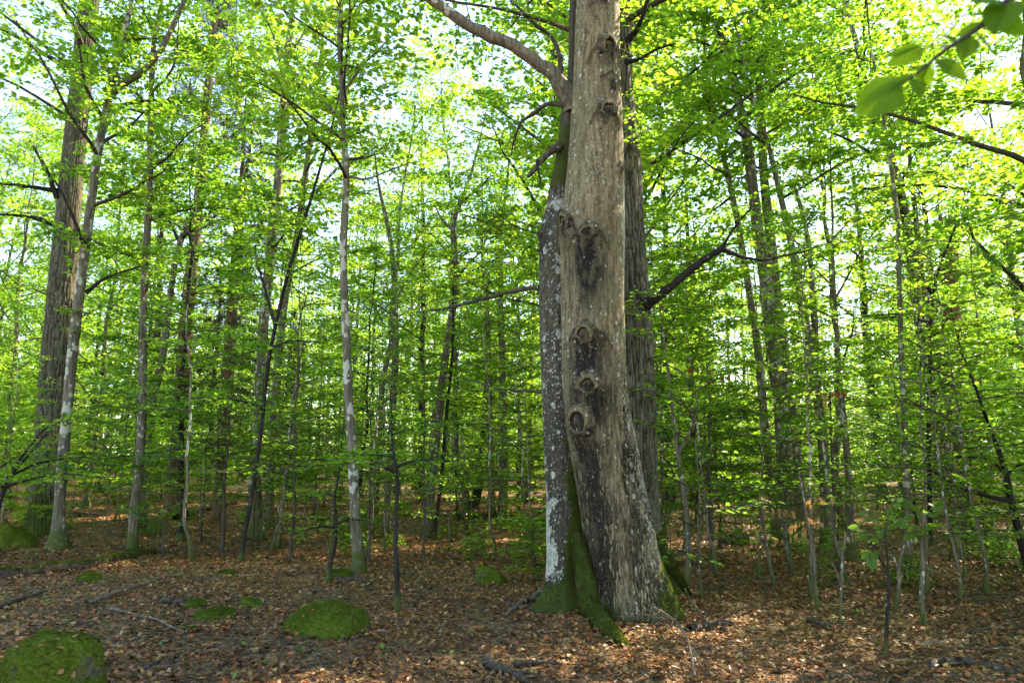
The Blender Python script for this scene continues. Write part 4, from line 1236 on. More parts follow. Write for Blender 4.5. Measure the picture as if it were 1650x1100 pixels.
# rotten snag
rng = np.random.default_rng(71)
g = ground_at(1548, 836)
t = thing('dead_snag', 'broken rotten snag of crumbling brown wood deep among the leaves', 'dead tree', g)
Pt, Pb = at(1526, 330, g[1]), g
zs = np.linspace(-.1, Pt[2] - g[2], 60)
th = np.arange(28) / 28 * 2 * math.pi
TH, ZZ = np.meshgrid(th, zs)
f = np.clip(ZZ / zs[-1], 0, 1)
R = m_of(19, g) * (1 - .3 * f) * (1 + .16 * fbm(np.cos(TH) * 2, np.sin(TH) * 2, ZZ * 1.3, 4, 3) - .3 * sstep(.25, .5, fbm(np.cos(TH) * 2, np.sin(TH) * 2, ZZ * 1.1, 9, 3)))
ZZ = ZZ - sstep(.8, 1, f) * 1.3 * (fbm(np.cos(TH) * 3, np.sin(TH) * 3, 0, 44, 2) + .5)
G = np.stack([(Pb[0] + (Pt[0] - Pb[0]) * f) + R * np.cos(TH), Pb[1] + R * np.sin(TH), g[2] + ZZ], -1)
mb = MB()
mb.grid(G)
link('trunk', mb.mesh('snag_trunk', M['rotten_wood'], g), t)

# ------------------------------------------------------------------ the stand behind: individuals copied from a few grown kinds
def variant(name, H, r, crownspec, seed, mat, cat, leafmat, shape):
    rng = np.random.default_rng(seed)
    n = 34
    zs = H * np.linspace(0, 1, n) ** 1.35
    lean = rng.normal(0, .035, 2)
    wob = np.cumsum(rng.normal(0, .035 * min(1, H / 14), (n, 2)), 0)
    P = np.stack([lean[0] * zs + wob[:, 0], lean[1] * zs + wob[:, 1], zs], 1)
    P[:, :2] -= P[0, :2]
    f = zs / H
    R = r * (1 - .92 * f ** 1.1) * (1 + .9 * np.exp(-zs / .22))
    P[0, 2] = -.15
    b = MB()
    b.tube(P, R, 9)
    tme = b.mesh('trunk', M[mat])
    mbL, LV = MB(), Leaves()
    for c_ in crownspec:
        c_ = dict(c_)
        if c_.pop('kind') == 'under':
            understory_crown(mbL, LV, P, rng=rng, twigs=cat != 'tree', **c_)
        else:
            canopy_crown(mbL, LV, P, R, rng=rng, **c_)
    LV.into(mbL, 0, shape)
    cme = mbL.mesh('crown', [M[leafmat], M['twig']])
    return name, tme, cme, cat


CAN, UND = [], []
for i in range(7):
    H = 13 + (i * 1.7) % 6
    CAN.append(variant('beech_tree', H, .10 + .02 * (i % 4), [can(H * .24, H, 18, 3.2, .098, .60, 9)], 200 + i, ['beech_bark', 'spotted_bark', 'beech_bark', 'dark_bark'][i % 4], 'tree', 'beech_leaf', 'diamond'))
for i in range(8):
    H = 3.8 + (i * 1.3) % 5
    UND.append(variant('young_beech_tree', H, .028 + .004 * i, [und(.21 * H, H, int(8 + 2.8 * H), 2.2, .086, .80, (-.02, .55))], 300 + i, ['beech_bark', 'dark_bark', 'spotted_bark'][i % 3], 'tree', ['beech_leaf', 'shade_leaf'][i % 2], 'diamond'))

LANES = [(-500, 40, 'past the mossy stone by the oak'), (40, 250, 'behind the thick oak and its slim neighbour'), (250, 400, 'behind the pine and the shaggy spruce'), (400, 550, 'behind the thin black stem'),
         (550, 690, 'behind the white-patched pole'), (690, 870, 'behind the candelabra-limbed beech'), (870, 1070, 'hidden behind the three fused trunks'), (1070, 1220, 'behind the furrowed oak'), (1220, 1400, 'behind the leaning spotted cluster'), (1400, 1560, 'around the rotten snag'), (1560, 2300, 'behind the dark edge sapling')]


def lane(px):
    for a_, b_, s in LANES:
        if a_ <= px < b_:
            return s
    return 'outside the view'


placed = [(float(o.location[0]), float(o.location[1])) for o in sc.objects if o.get('category') in ('tree', 'dead tree')]
first = {}


def put(V, x, y, rng, scl, kindlabel, what):
    name, tme, cme, cat = V
    px = CX + FPX * x / (y * cp)
    label = f"{kindlabel} {lane(px)}"
    grp = f"{what} {lane(px)}"
    loc = (x, y, float(land(x, y)))
    s = (scl, scl, scl * rng.uniform(.92, 1.08))
    rz = rng.uniform(0, 6.28)
    if id(tme) not in first:
        t = thing(name, label, cat, loc, grp)
        t.rotation_euler, t.scale = (0, 0, rz), s
        link('trunk', tme, t)
        link('crown', cme, t)
        first[id(tme)] = t
    else:
        dup(first[id(tme)], loc, rz, s, label, grp)


def scatter(n, y0, y1, dmin, rng, xr=.80, power=1.0, keep=None, taken=None):
    out = []
    for _ in range(n * 60):
        if len(out) >= n:
            break
        y = y0 + (y1 - y0) * rng.uniform(0, 1) ** power
        x = rng.uniform(-1, 1) * (xr * y + 1.5)
        if keep and not keep(x, y, rng):
            continue
        d = dmin * (.7 + .3 * y / 30)
        if any((x - a_) ** 2 + (y - b_) ** 2 < d * d for a_, b_ in taken):
            continue
        out.append((x, y))
        taken.append((x, y))
    return out


rngS = np.random.default_rng(2024)


def keep_can(x, y, rng):
    px = CX + FPX * x / (y * cp)
    if 290 < px < 440 and y < 25:
        return False
    if 560 < px < 880 and y < 30:
        return rng.uniform() < .55
    if 1060 < px < 1200 and y < 34:
        return rng.uniform() < .3
    return True


for x, y in scatter(112, 17, 70, 2.3, rngS, .82, .72, keep_can, placed):
    put(CAN[rngS.integers(len(CAN))], x, y, rngS, rngS.uniform(.85, 1.15), 'tall slender beech in the far stand' if y > 34 else 'tall beech of the middle stand', 'tall beeches' if y > 34 else 'middle-stand beeches')


def keep_und(x, y, rng):
    px = CX + FPX * x / (y * cp)
    if y < 16 and 480 < px < 880:
        return False
    if 300 < px < 440 and y < 25:
        return False
    if y < 13.5 and px < 480:
        return False
    if 700 < px < 1010 and y < 22:
        return False
    if 1070 < px < 1210 and y < 19:
        return False
    return True


for x, y in scatter(172, 11.5, 62, 1.2, rngS, .80, .8, keep_und, placed):
    put(UND[rngS.integers(len(UND))], x, y, rngS, rngS.uniform(.8, 1.2), 'young leafy beech deep in the thicket' if y > 26 else 'young leafy beech in the near thicket', 'deep thicket beeches' if y > 26 else 'near thicket beeches')

# beeches added just beyond the edge of the frame to shade the clearing
for i, (x, y) in enumerate([(7.3, 9.7), (6.3, 5.3), (9.8, 9.9), (11.6, 7.9), (15.2, 14.5), (13.5, 9.8), (9.6, 7.2)]):
    put(CAN[(i * 3 + 1) % len(CAN)], x, y, rngS, 1.0, 'tall beech added for shade just outside the frame', 'beeches outside the frame')

for i, (px, y) in enumerate([(600, 25), (680, 31), (755, 27), (845, 30), (640, 38), (720, 44), (800, 40), (545, 33), (1120, 30), (1165, 38), (20, 26), (1010, 26), (965, 12.6), (1000, 14.5), (935, 15.5), (905, 19)]):
    x = (px - CX) / FPX * y * cp
    put(CAN[(i * 2 + 1) % len(CAN)], x, y, rngS, 1.08, 'tall beech of the middle stand', 'middle-stand beeches')
for i, (x, y) in enumerate([(7.6, 7.7), (9.6, 10.6), (8.2, 6.6)]):  # young beeches likewise added off frame to thicken the shade
    put(UND[(i * 2 + 5) % len(UND)], x, y, rngS, 1.25, 'young beech added for shade just outside the frame', 'beeches outside the frame')

WHIP = []
for i in range(6):
    H = 2.6 + .7 * i
    WHIP.append(variant('beech_sapling', H, .011 + .0025 * i, [und(.22 * H, H, int(6 + 1.8 * H), 1.1, .07, .42, (.1, .9))], 500 + i, ['beech_bark', 'twig', 'spotted_bark'][i % 3], 'sapling', 'shade_leaf', 'oval'))
rngW = np.random.default_rng(77)
spots = [(rngW.uniform(1075, 1640), rngW.uniform(9.0, 17)) for _ in range(34)] + [(rngW.uniform(150, 540), rngW.uniform(12.5, 20)) for _ in range(24)] + [(rngW.uniform(580, 860), rngW.uniform(12.5, 22)) for _ in range(14)]
for px, y in spots:
    x = (px - CX) / FPX * y * cp
    if any((x - a_) ** 2 + (y - b_) ** 2 < .2 for a_, b_ in placed):
        continue
    placed.append((x, y))
    put(WHIP[rngW.integers(len(WHIP))], x, y, rngW, rngW.uniform(.8, 1.2), 'thin bare-stemmed beech whip', 'thin beech whips')
KNEE = [variant('beech_seedling', .5 + .12 * i, .006, [und(.08, .5 + .12 * i, 10, .42, .065, .8, (0, .5))], 600 + i, 'twig', 'seedling', 'shade_leaf', 'oval') for i in range(4)]
for px, y in [(rngW.uniform(560, 880), rngW.uniform(13, 27)) for _ in range(24)] + [(rngW.uniform(1230, 1640), rngW.uniform(10, 20)) for _ in range(16)] + [(rngW.uniform(20, 540), rngW.uniform(16, 24)) for _ in range(11)]:
    x = (px - CX) / FPX * y * cp
    if any((x - a_) ** 2 + (y - b_) ** 2 < .12 for a_, b_ in placed):
        continue
    put(KNEE[rngW.integers(len(KNEE))], x, y, rngW, rngW.uniform(.55, 1.1), 'low leafy beech seedling', 'low beech seedlings')

# low leafy saplings that close the view near the ground
rngL = np.random.default_rng(909)
for px, y in [(rngL.uniform(1090, 1650), rngL.uniform(10.5, 17)) for _ in range(16)] + [(rngL.uniform(0, 1650), rngL.uniform(21, 52)) for _ in range(46)] + [(rngL.uniform(10, 300), rngL.uniform(14.5, 22)) for _ in range(7)]:
    x = (px - CX) / FPX * y * cp
    if any((x - a_) ** 2 + (y - b_) ** 2 < .5 for a_, b_ in placed):
        continue
    placed.append((x, y))
    put(UND[rngL.integers(4)], x, y, rngL, rngL.uniform(.42, .62) if y < 20 else rngL.uniform(.5, .75), 'low bushy young beech', 'low young beeches')

# far wood that reads as one mass
rng = np.random.default_rng(404)
mbw, LV = MB(), Leaves()
for _ in range(420):
    y = rng.uniform(62, 120)
    x = rng.uniform(-1, 1) * (.85 * y + 4)
    H = rng.uniform(12, 25)
    z0 = float(land(x, y))
    mbw.tube(np.array([[x, y, z0 - .2], [x + rng.normal(0, .3), y, z0 + H * .5], [x + rng.normal(0, .6), y, z0 + H]]), np.array([.16, .12, .03]), 5, 1, False)
    m = 430
    zc = rng.uniform(0, 1, m) ** 1.35 * .98 + .015
    rr = (2.6 * (1.05 - .75 * zc)) * np.sqrt(rng.uniform(0, 1, m))
    an = rng.uniform(0, 6.28, m)
    LV.add(np.stack([x + rr * np.cos(an), y + rr * np.sin(an), z0 + .3 + zc * H], 1), rng.normal(0, 1, (m, 3)) * [1, 1, .35], np.array([0, 0, 1.]) + rng.normal(0, .5, (m, 3)), rng.uniform(.25, .5, m), rng.uniform(0, .9, m))
LV.into(mbw, 0, 'diamond')
tag(link('far_woodland', mbw.mesh('far_woodland', [M['beech_leaf'], M['beech_bark']])), 'distant beech wood closing the view behind the last trunks', 'woodland', None, 'stuff')

# ------------------------------------------------------------------ seedlings with leaves one can pick apart
def leaf_part_mesh(name, mat, n=4, width=.34, curl=.12):
    """one leaf, stalk at the origin, pointing along +Y, 1 unit long: two halves folded on the midrib"""
    ts = np.linspace(0, 1, n + 1)
    wd = width * np.sin(np.pi * np.clip(ts, .02, 1) ** .82) ** .75
    wd[0], wd[-1] = .015, .004
    V, UVs = [], []
    for t, w_ in zip(ts, wd):
        dz = -curl * t * t
        for s in (-1, 0, 1):
            V.append((s * w_, t, dz + (.18 * w_ if s else 0)))
            UVs.append((.5 + s * w_ / (2 * width), t))
    F = []
    for i in range(n):
        for s in (0, 1):
            F.append((i * 3 + s, i * 3 + s + 1, i * 3 + s + 4, i * 3 + s + 3))
    me = bpy.data.meshes.new(name)
    me.from_pydata(V, [], F)
    uv = me.uv_layers.new(name='uv')
    for l in me.loops:
        uv.data[l.index].uv = UVs[l.vertex_index]
    a_ = me.attributes.new('var', 'FLOAT', 'FACE')
    for d in a_.data:
        d.value = .5
    for p in me.polygons:
        p.use_smooth = True
    me.materials.append(M[mat])
    return me


def place_leaf(me, parent, origin, base, tip, nrm, name='leaf', rollwidth=1.0):
    base, tip = np.asarray(base, float), np.asarray(tip, float)
    y = tip - base
    L = float(np.linalg.norm(y))
    y = y / L
    z = unit(np.asarray(nrm, float) - y * np.dot(nrm, y))
    x = np.cross(y, z)
    o = link(name, me, parent)
    from mathutils import Matrix
    Mx = Matrix(((x[0] * L * rollwidth, y[0] * L, z[0] * L, base[0] - origin[0]), (x[1] * L * rollwidth, y[1] * L, z[1] * L, base[1] - origin[1]), (x[2] * L * rollwidth, y[2] * L, z[2] * L, base[2] - origin[2]), (0, 0, 0, 1)))
    o.matrix_local = Mx
    return o


LEAF_BIG = leaf_part_mesh('large_leaf', 'big_leaf', 6, .29)
LEAF_SM = leaf_part_mesh('seedling_leaf', 'shade_leaf', 3)
LEAF_RUST = leaf_part_mesh('rust_leaf', 'rust_leaf', 3, .26, .25)
LEAF_DEAD = leaf_part_mesh('withered_leaf', 'dead_leaf', 3, .26, .25)

# the near bough with big soft leaves
gN = np.array([1.75, .95, float(land(1.75, .95))])
tN = thing('beech_tree', 'beech just outside the frame whose large blurred leaves hang into the upper corner', 'tree', gN)
b = MB()
zs = np.linspace(-.1, 4.2, 16)
b.tube(np.stack([gN[0] + .03 * np.sin(zs), gN[1] + .02 * zs, gN[2] + zs], 1), .035 * (1 - .8 * np.linspace(0, 1, 16)), 8)
link('trunk', b.mesh('near_trunk', M['beech_bark'], gN), tN)
ND = 1.18
tw = [at(x, y, ND) for x, y in [(1436, 152), (1455, 135), (1490, 112), (1513, 82), (1545, 68), (1590, 40), (1618, 8), (1650, -30)]] + [np.array([1.2, 1.0, 2.62]), np.array([1.75, .97, 2.72])]
Q, R = resample(tw, np.linspace(.0012, .008, len(tw)), 40)
b = MB()
b.tube(Q, R, 6)
tq = [at(x, y, ND) for x, y in [(1513, 80), (1500, 76), (1488, 76), (1478, 88)]]
Q, R = resample(tq, np.linspace(.0015, .0008, 4), 12)
b.tube(Q, R, 5)
link('branch', b.mesh('near_bough', M['twig'], gN), tN)
rng = np.random.default_rng(3)
for bx, by, tx, ty, dy, wd in [(1452, 136, 1376, 184, -.03, 1.0), (1450, 134, 1424, 188, .03, 1.0), (1462, 128, 1391, 150, .0, .8), (1456, 138, 1466, 172, .02, 1.25), (1495, 103, 1484, 152, .01, 1.15), (1508, 96, 1568, 130, -.02, 1.0), (1488, 78, 1428, 106, .0, .95), (1486, 74, 1411, 92, .03, .7),
                               (1566, 60, 1548, 98, -.02, 1.0), (1574, 58, 1612, 92, .02, 1.0), (1588, 38, 1530, 60, .02, 1.0), (1596, 26, 1535, 22, .03, .9), (1604, 24, 1662, 60, .0, 1.0), (1512, 84, 1494, 110, .04, 1.0), (1618, 6, 1655, 22, .03, 1.0), (1618, 8, 1560, -8, -.03, 1.0), (1500, 108, 1450, 112, .03, .9),
                               (1625, 0, 1600, 52, -.04, 1.0), (1640, -15, 1690, 30, .0, 1.0), (1520, 78, 1560, 60, .05, .7), (1470, 124, 1432, 128, .03, .8), (1476, 118, 1512, 140, .03, .9), (1540, 70, 1508, 48, .02, .9), (1555, 62, 1590, 78, .03, .9), (1580, 46, 1612, 40, .03, .9), (1600, 26, 1640, 40, .02, .9), (1470, 126, 1490, 160, -.02, .8)]:
    nrm = np.array([rng.normal(0, .30), -.9 + rng.normal(0, .12), .38 + rng.normal(0, .15)])
    tx, ty = bx + (tx - bx) * .88, by + (ty - by) * .88
    place_leaf(LEAF_BIG, tN, gN, at(bx, by, ND), at(tx, ty, ND + dy), nrm, rollwidth=wd)


def seedling(label, stems, leafclusters, seed, me, n_each, size_px, mat='beech_bark', leafname='leaf', cat='sapling', droop=False, name='beech_sapling'):
    """small plant: traced stems, leaves as separate parts round the given twig lines"""
    rng = np.random.default_rng(seed)
    g = ground_at(*stems[0][0][0])
    t = thing(name, label, cat, g)
    for pts, wpx in stems:
        P = px_path(pts, g[1])
        P[0, 2] -= .03 if pts is stems[0][0] else 0
        P[1:, 1] += rng.normal(0, .03, len(P) - 1)
        Rr = np.array([m_of(w_ / 2, p) for w_, p in zip(np.linspace(wpx[0], wpx[1], len(P)), P)])
        Q, Rr = resample(P, Rr, 16)
        b = MB()
        b.tube(Q, Rr, 6)
        link('stem', b.mesh('stem', M[mat], g), t)
    for (pts, dy) in leafclusters:
        P = px_path(pts, g[1], g[1] + dy)
        Q, Rr = resample(P, np.linspace(.003, .0012, len(P)), 10)
        b = MB()
        b.tube(Q, Rr, 4)
        link('twig', b.mesh('twig', M['twig'], g), t)
        tt = np.linspace(.12, 1, n_each)
        q, T = pinterp(Q, tt)
        for i in range(n_each):
            s = 1 if i % 2 else -1
            side = np.cross(T[i], [0, 0, 1.0])
            if droop:
                d = np.array([rng.normal(0, .3), rng.normal(0, .3), -1.0]) + .3 * T[i]
                nrm = np.array([rng.normal(0, .6), -1 + rng.normal(0, .4), .2])
            else:
                d = T[i] * .6 + side * s * .8 + rng.normal(0, .2, 3) + [0, 0, -.25]
                nrm = np.array([rng.normal(0, .3), -.85 + rng.normal(0, .3), .8])
            L = m_of(size_px, q[i]) * rng.uniform(.75, 1.2)
            place_leaf(me, t, g, q[i], q[i] + unit(d) * L, nrm, leafname)
    return t


seedling('small seedling with broad blue-green leaves on a dark stem in the open floor', [([(1426, 1066), (1430, 1010), (1434, 960), (1431, 912), (1412, 896), (1407, 872)], (6, 4)), ([(1432, 915), (1428, 880), (1430, 848)], (4, 2))],
         [([(1408, 880), (1400, 865), (1385, 850)], -.1), ([(1409, 876), (1420, 858), (1440, 848)], .1), ([(1430, 870), (1412, 840), (1395, 822)], .2), ([(1430, 855), (1450, 838), (1470, 830)], -.2), ([(1430, 850), (1432, 825), (1445, 808)], .1), ([(1410, 885), (1400, 893), (1404, 905)], -.1)], 81, LEAF_SM, 8, 15, 'dark_bark')
seedling('straight grey seedling with a fan of large leaves at its tip, beside the dark-stemmed one', [([(1490, 1012), (1488, 960), (1490, 917), (1487, 870), (1488, 826)], (9, 3)), ([(1472, 1064), (1476, 1030), (1484, 985)], (5, 3))],
         [([(1488, 860), (1478, 848), (1462, 842)], -.15), ([(1488, 858), (1497, 848), (1512, 845)], -.1), ([(1488, 838), (1498, 822), (1512, 808)], .1), ([(1488, 832), (1475, 815), (1460, 805)], .1), ([(1488, 862), (1480, 858), (1470, 862)], -.2)], 82, LEAF_SM, 7, 17)
seedling('twisted lichened stem without leaves but one pale shoot, between the two leafy seedlings', [([(1440, 985), (1446, 943), (1447, 905), (1459, 875)], (7, 4)), ([(1447, 915), (1440, 895), (1420, 890)], (4, 2))], [([(1450, 905), (1458, 912), (1462, 925)], 0)], 83, LEAF_SM, 4, 9)
seedling('thin white-barked sapling hung with withered tan leaves', [([(1248, 945), (1238, 905), (1231, 860), (1226, 825), (1222, 780)], (6, 2.5))],
         [([(1228, 830), (1250, 822), (1270, 826)], .1), ([(1226, 815), (1255, 818), (1275, 822)], -.1), ([(1232, 860), (1245, 862), (1258, 868)], .1), ([(1224, 800), (1230, 792), (1232, 796)], .1), ([(1228, 838), (1218, 858), (1210, 866)], -.1)], 84, LEAF_DEAD, 5, 12, 'beech_bark', 'withered_leaf', droop=True)
seedling('drooping thin sapling with a curl of tan dead leaves near the spotted cluster', [([(1318, 985), (1314, 930), (1312, 895), (1304, 860), (1298, 835), (1294, 800), (1288, 760)], (6, 2.5))],
         [([(1298, 838), (1285, 842), (1272, 848)], .1), ([(1298, 832), (1310, 836), (1322, 840)], -.1), ([(1300, 845), (1296, 850), (1296, 855)], .1), ([(1295, 810), (1312, 800), (1326, 802)], .2), ([(1296, 815), (1340, 800), (1372, 795)], .2), ([(1300, 850), (1270, 866), (1250, 870)], .1)], 85, LEAF_DEAD, 5, 12, 'beech_bark', 'withered_leaf', droop=True)
seedling('upright bare whip with a few brown leaves under the dark edge bough', [([(1600, 890), (1585, 850), (1570, 825), (1555, 812)], (4, 2))], [([(1580, 815), (1590, 806), (1605, 806)], .1), ([(1570, 800), (1572, 795), (1576, 800)], .1)], 86, LEAF_DEAD, 4, 11, 'twig', 'withered_leaf', droop=True)
seedling('spindly sapling with rust-red leaf tufts beyond the furrowed oak', [([(1150, 900), (1144, 840), (1140, 760), (1136, 700)], (4, 2))], [([(1138, 716), (1150, 712), (1170, 714)], .1), ([(1139, 726), (1128, 722), (1118, 724)], .1)], 87, LEAF_DEAD, 5, 10, 'twig', 'withered_leaf', droop=True)
seedling('tall thin sapling with rust-orange dead leaf tufts above head height, before the spotted cluster', [([(1348, 935), (1344, 860), (1342, 780), (1340, 700), (1338, 630)], (5, 2))], [([(1340, 640), (1325, 632), (1306, 626)], .1), ([(1339, 634), (1352, 630), (1362, 632)], -.1), ([(1340, 650), (1318, 640), (1300, 640)], .2)], 89, LEAF_RUST, 7, 11, 'twig', 'withered_leaf', droop=True)
seedling('thin sapling with a few rust-red leaves beside the arching thin beech', [([(1148, 925), (1146, 840), (1142, 740), (1144, 650), (1140, 585)], (5, 2))], [([(1141, 600), (1125, 592), (1112, 592)], .1), ([(1142, 615), (1160, 606), (1172, 606)], -.1)], 90, LEAF_RUST, 5, 10, 'twig', 'withered_leaf', droop=True)
seedling('bare thin whip standing in front of the spotted cluster', [([(1352, 1005), (1354, 950), (1356, 900), (1360, 860)], (5, 3)), ([(1354, 940), (1346, 915), (1340, 905)], (3, 2))], [([(1358, 870), (1366, 862), (1374, 866)], 0)], 88, LEAF_DEAD, 3, 9, 'beech_bark', 'withered_leaf', droop=True)

# ------------------------------------------------------------------ stones
STONES = []


def stone(label, px, py, wpx, hpx, seed, depth=1.0, lop=0.0, yoff=0.0, fuzz=1):
    rng = np.random.default_rng(seed)
    g = ground_at(px, py)
    W, H = m_of(wpx / 2, g), m_of(hpx, g)
    D = W * depth
    g = g + np.array([0, D * .55 + yoff, 0])
    g[2] = land(g[0], g[1])
    nu, nv = 64, 34
    ph = np.linspace(-.42 * math.pi, .5 * math.pi, nv)
    th = np.arange(nu) / nu * 2 * math.pi
    TH, PH = np.meshgrid(th, ph)
    sx, sy, sz = np.cos(TH) * np.cos(PH), np.sin(TH) * np.cos(PH), np.sin(PH)
    r = 1 + .22 * fbm(sx * 1.3, sy * 1.3, sz * 1.3, seed, 3) + .05 * fbm(sx * 5, sy * 5, sz * 5, seed + 9, 3)
    for _q in range(9):
        nn = unit(np.array([rng.normal(), rng.normal(), rng.normal(.25, .7)]))
        dn = sx * nn[0] + sy * nn[1] + sz * nn[2]
        lim = rng.uniform(.66, .9) / np.maximum(dn, .05)
        r = np.where(dn > .05, -np.log(np.exp(-14 * r) + np.exp(-14 * lim)) / 14 * 1.0 + (0) , r) if False else np.where(r > lim, lim + (r - lim) * .18, r)
    r = r * 1.12 + .06 * fbm(sx * 6, sy * 7, sz * 7, seed + 19, 3)
    e = .8
    X_ = np.sign(sx) * np.abs(sx) ** e * r * W
    Y_ = np.sign(sy) * np.abs(sy) ** e * r * D
    Z_ = np.sign(sz) * np.abs(sz) ** .8 * r * H * (1 + lop * sx)
    G = np.stack([g[0] + X_, g[1] + Y_, g[2] + Z_], -1)
    mb = MB()
    mb.grid(G)
    o = thing('mossy_boulder', label, 'boulder', g)
    link('rock', mb.mesh('boulder', M['mossy_stone'], g), o)
    if fuzz:
        # short moss blades over the upper side
        n = int(9000 * min(1.5, W * D * 6) * fuzz) + 500
        i = rng.integers(int(nv * .48), nv - 2, n)
        j = rng.integers(0, nu, n)
        a_, b_ = rng.uniform(0, 1, (n, 1)), rng.uniform(0, 1, (n, 1))
        j1 = (j + 1) % nu
        p = (G[i, j] * (1 - a_) + G[i, j1] * a_) * (1 - b_) + (G[i + 1, j] * (1 - a_) + G[i + 1, j1] * a_) * b_
        c0 = g + np.array([0, 0, H * .1])
        nr = unit((p - c0) / np.array([W * W, D * D, H * H]))
        keepm = fbm(p[:, 0] * 5, p[:, 1] * 5, p[:, 2] * 5, seed + 4, 3) * 1.6 + nr[:, 2] * .9 > .22
        p, nr = p[keepm], nr[keepm]
        m = len(p)
        LV = Leaves()
        LV.add(p - nr * .002, nr + rng.normal(0, .45, (m, 3)), rng.normal(0, 1, (m, 3)), rng.uniform(.010, .022, m), np.clip(.5 + .5 * fbm(p[:, 0] * 3, p[:, 1] * 3, p[:, 2] * 3, seed, 2) + rng.normal(0, .15, m), 0, 1))
        mbm = MB()
        LV.into(mbm, 0, 'diamond', .16)
        tag(link('moss', mbm.mesh('moss', M['moss_blade'], g), o), None, None, None, 'stuff')
        STONES.append((o, G, g, rng))
    return o


stone('big flat-topped boulder under a thick green moss cap in the open leaf floor', 512, 1026, 136, 46, 11, .75, -.12)
stone('large mossy rock with dead leaves on it, sunk in the bottom corner', 22, 1150, 160, 84, 12, 1.1, .0, .2, .8)
stone('dark rounded mossy stone at the foot of the thick oak', 2, 884, 78, 34, 13, .9)
stone('low bright green moss cushion on a small flat stone', 346, 999, 66, 14, 14, .8)
stone('wedge-shaped stone with a mossed top edge in the sunlit gap', 790, 940, 50, 22, 15, .7, -.45)
stone('flat mossed stone beside the foot of the white-patched pole', 541, 934, 44, 14, 16, .8)
stone('long low mossy stone on the shaded path past the furrowed oak', 1190, 877, 58, 14, 17, .7)
stone('grey bare-sided stone half buried in leaves between the boulders', 402, 982, 34, 18, 18, .8, 0, 0, .15)
stone('little mossy knob behind the green cushion', 310, 978, 34, 10, 19, .8)
stone('tiny moss pad before the green cushion', 308, 1018, 28, 6, 20, .8)
stone('flat moss patch on rock below the fallen mossy log', 137, 940, 36, 14, 21, .8)
stone('small mossy stone in the open floor behind the green cushion', 362, 926, 30, 7, 22, .8)


def fallen(label, pts, wpx, mat, seed, name='fallen_branch', cat='branch', lift=.5, mossy=False, side_twigs=0, sag=0.0):
    rng = np.random.default_rng(seed)
    mat = 'mossy_wood' if mat == 'dark_bark' else mat
    P = np.array([ground_at(x, y) for x, y in pts])
    Rr = np.array([m_of(w_ / 2, p) for w_, p in zip(np.linspace(wpx[0], wpx[1], len(P)), P)])
    Q, Rr = resample(P, Rr, 30)
    Q[:, 2] = land(Q[:, 0], Q[:, 1]) + Rr * lift + .015 + sag * np.sin(np.linspace(0, math.pi, 30))
    Q = Q + rng.normal(0, 1, Q.shape) * (Rr * .22)[:, None]
    o = Q[15].copy()
    b = MB()
    b.tube(Q, Rr * (1 + rng.normal(0, .07, 30)), 9 if Rr.max() > .03 else 6)
    for _ in range(side_twigs):
        q, T = pinterp(Q, np.array([rng.uniform(.2, .95)]))
        S = curve_path(q[0], T[0] + np.array([rng.normal(0, .6), rng.normal(0, .6), rng.uniform(0, .5)]), rng.uniform(.25, .7), 6, rng, .15, .95)
        S[:, 2] = np.maximum(S[:, 2], land(S[:, 0], S[:, 1]) + .012)
        b.tube(S, Rr.mean() * .45 * (1 - .8 * np.linspace(0, 1, 6)), 4, 0, False)
    me = b.mesh(name, M[mat], o)
    ob = link(name, me, None, tuple(o))
    if not mossy:
        return tag(ob, label, cat)
    bpy.data.objects.remove(ob)
    t = thing(name, label, cat, o)
    link('trunk', me, t)
    n = 5000
    tt = rng.uniform(0, 1, n)
    q, T = pinterp(Q, tt)
    rr = np.interp(tt, np.linspace(0, 1, 30), Rr)[:, None]
    a_ = rng.normal(0, .75, n)[:, None]
    hzv = unit(np.cross(T, [0, 0, 1.0]))
    nr = np.cos(a_) * np.array([0, 0, 1.0]) + np.sin(a_) * hzv
    keepm = fbm(q[:, 0] * 3, q[:, 1] * 3, 0, seed, 3) > -.25
    LV = Leaves()
    LV.add((q + nr * rr * .97)[keepm], (nr + rng.normal(0, .4, nr.shape))[keepm], rng.normal(0, 1, nr.shape)[keepm], rng.uniform(.015, .035, n)[keepm], rng.uniform(0, .7, n)[keepm])
    mbm = MB()
    LV.into(mbm, 0, 'diamond', .2)
    tag(link('moss', mbm.mesh('moss', M['moss_blade'], o), t), None, None, None, 'stuff')
    return t


fallen('long fallen log furred with green moss before the oak and slim beech', [(-40, 932), (40, 928), (100, 920), (170, 908), (246, 893)], (20, 13), 'mossy_wood', 1, 'fallen_log', 'log', .4, True)
fallen('small mossy log lying at the back of the glade', [(735, 838), (765, 836), (800, 834)], (9, 6), 'mossy_wood', 2, 'fallen_log', 'log', .6, True)
fallen('dark fallen branch propped at the foot of the pine', [(282, 838), (320, 826), (350, 818), (385, 812)], (10, 5), 'dark_bark', 3, side_twigs=3, lift=1.0)
fallen('straight bare stick pointing up the slope beside the rocks', [(138, 978), (190, 958), (245, 940), (298, 930)], (8, 3), 'stick', 4, lift=1.2)
fallen('pale barkless stick running downhill before the moss cushion', [(172, 986), (215, 993), (260, 1005), (302, 1022)], (6, 3), 'stick', 5, lift=1.2)
fallen('thin crooked branch on the leaves above the corner rock', [(-10, 985), (30, 970), (70, 955), (100, 950)], (9, 3), 'mossy_wood', 6, side_twigs=2)
fallen('long thin twig curving over the leaves behind the corner rock', [(40, 1010), (90, 1006), (150, 1004)], (5, 3), 'mossy_wood', 7)
fallen('buttress-like root branch running from the spotted trunk into the leaves', [(884, 952), (862, 965), (835, 978), (815, 992)], (11, 5), 'stick', 8, lift=.6)
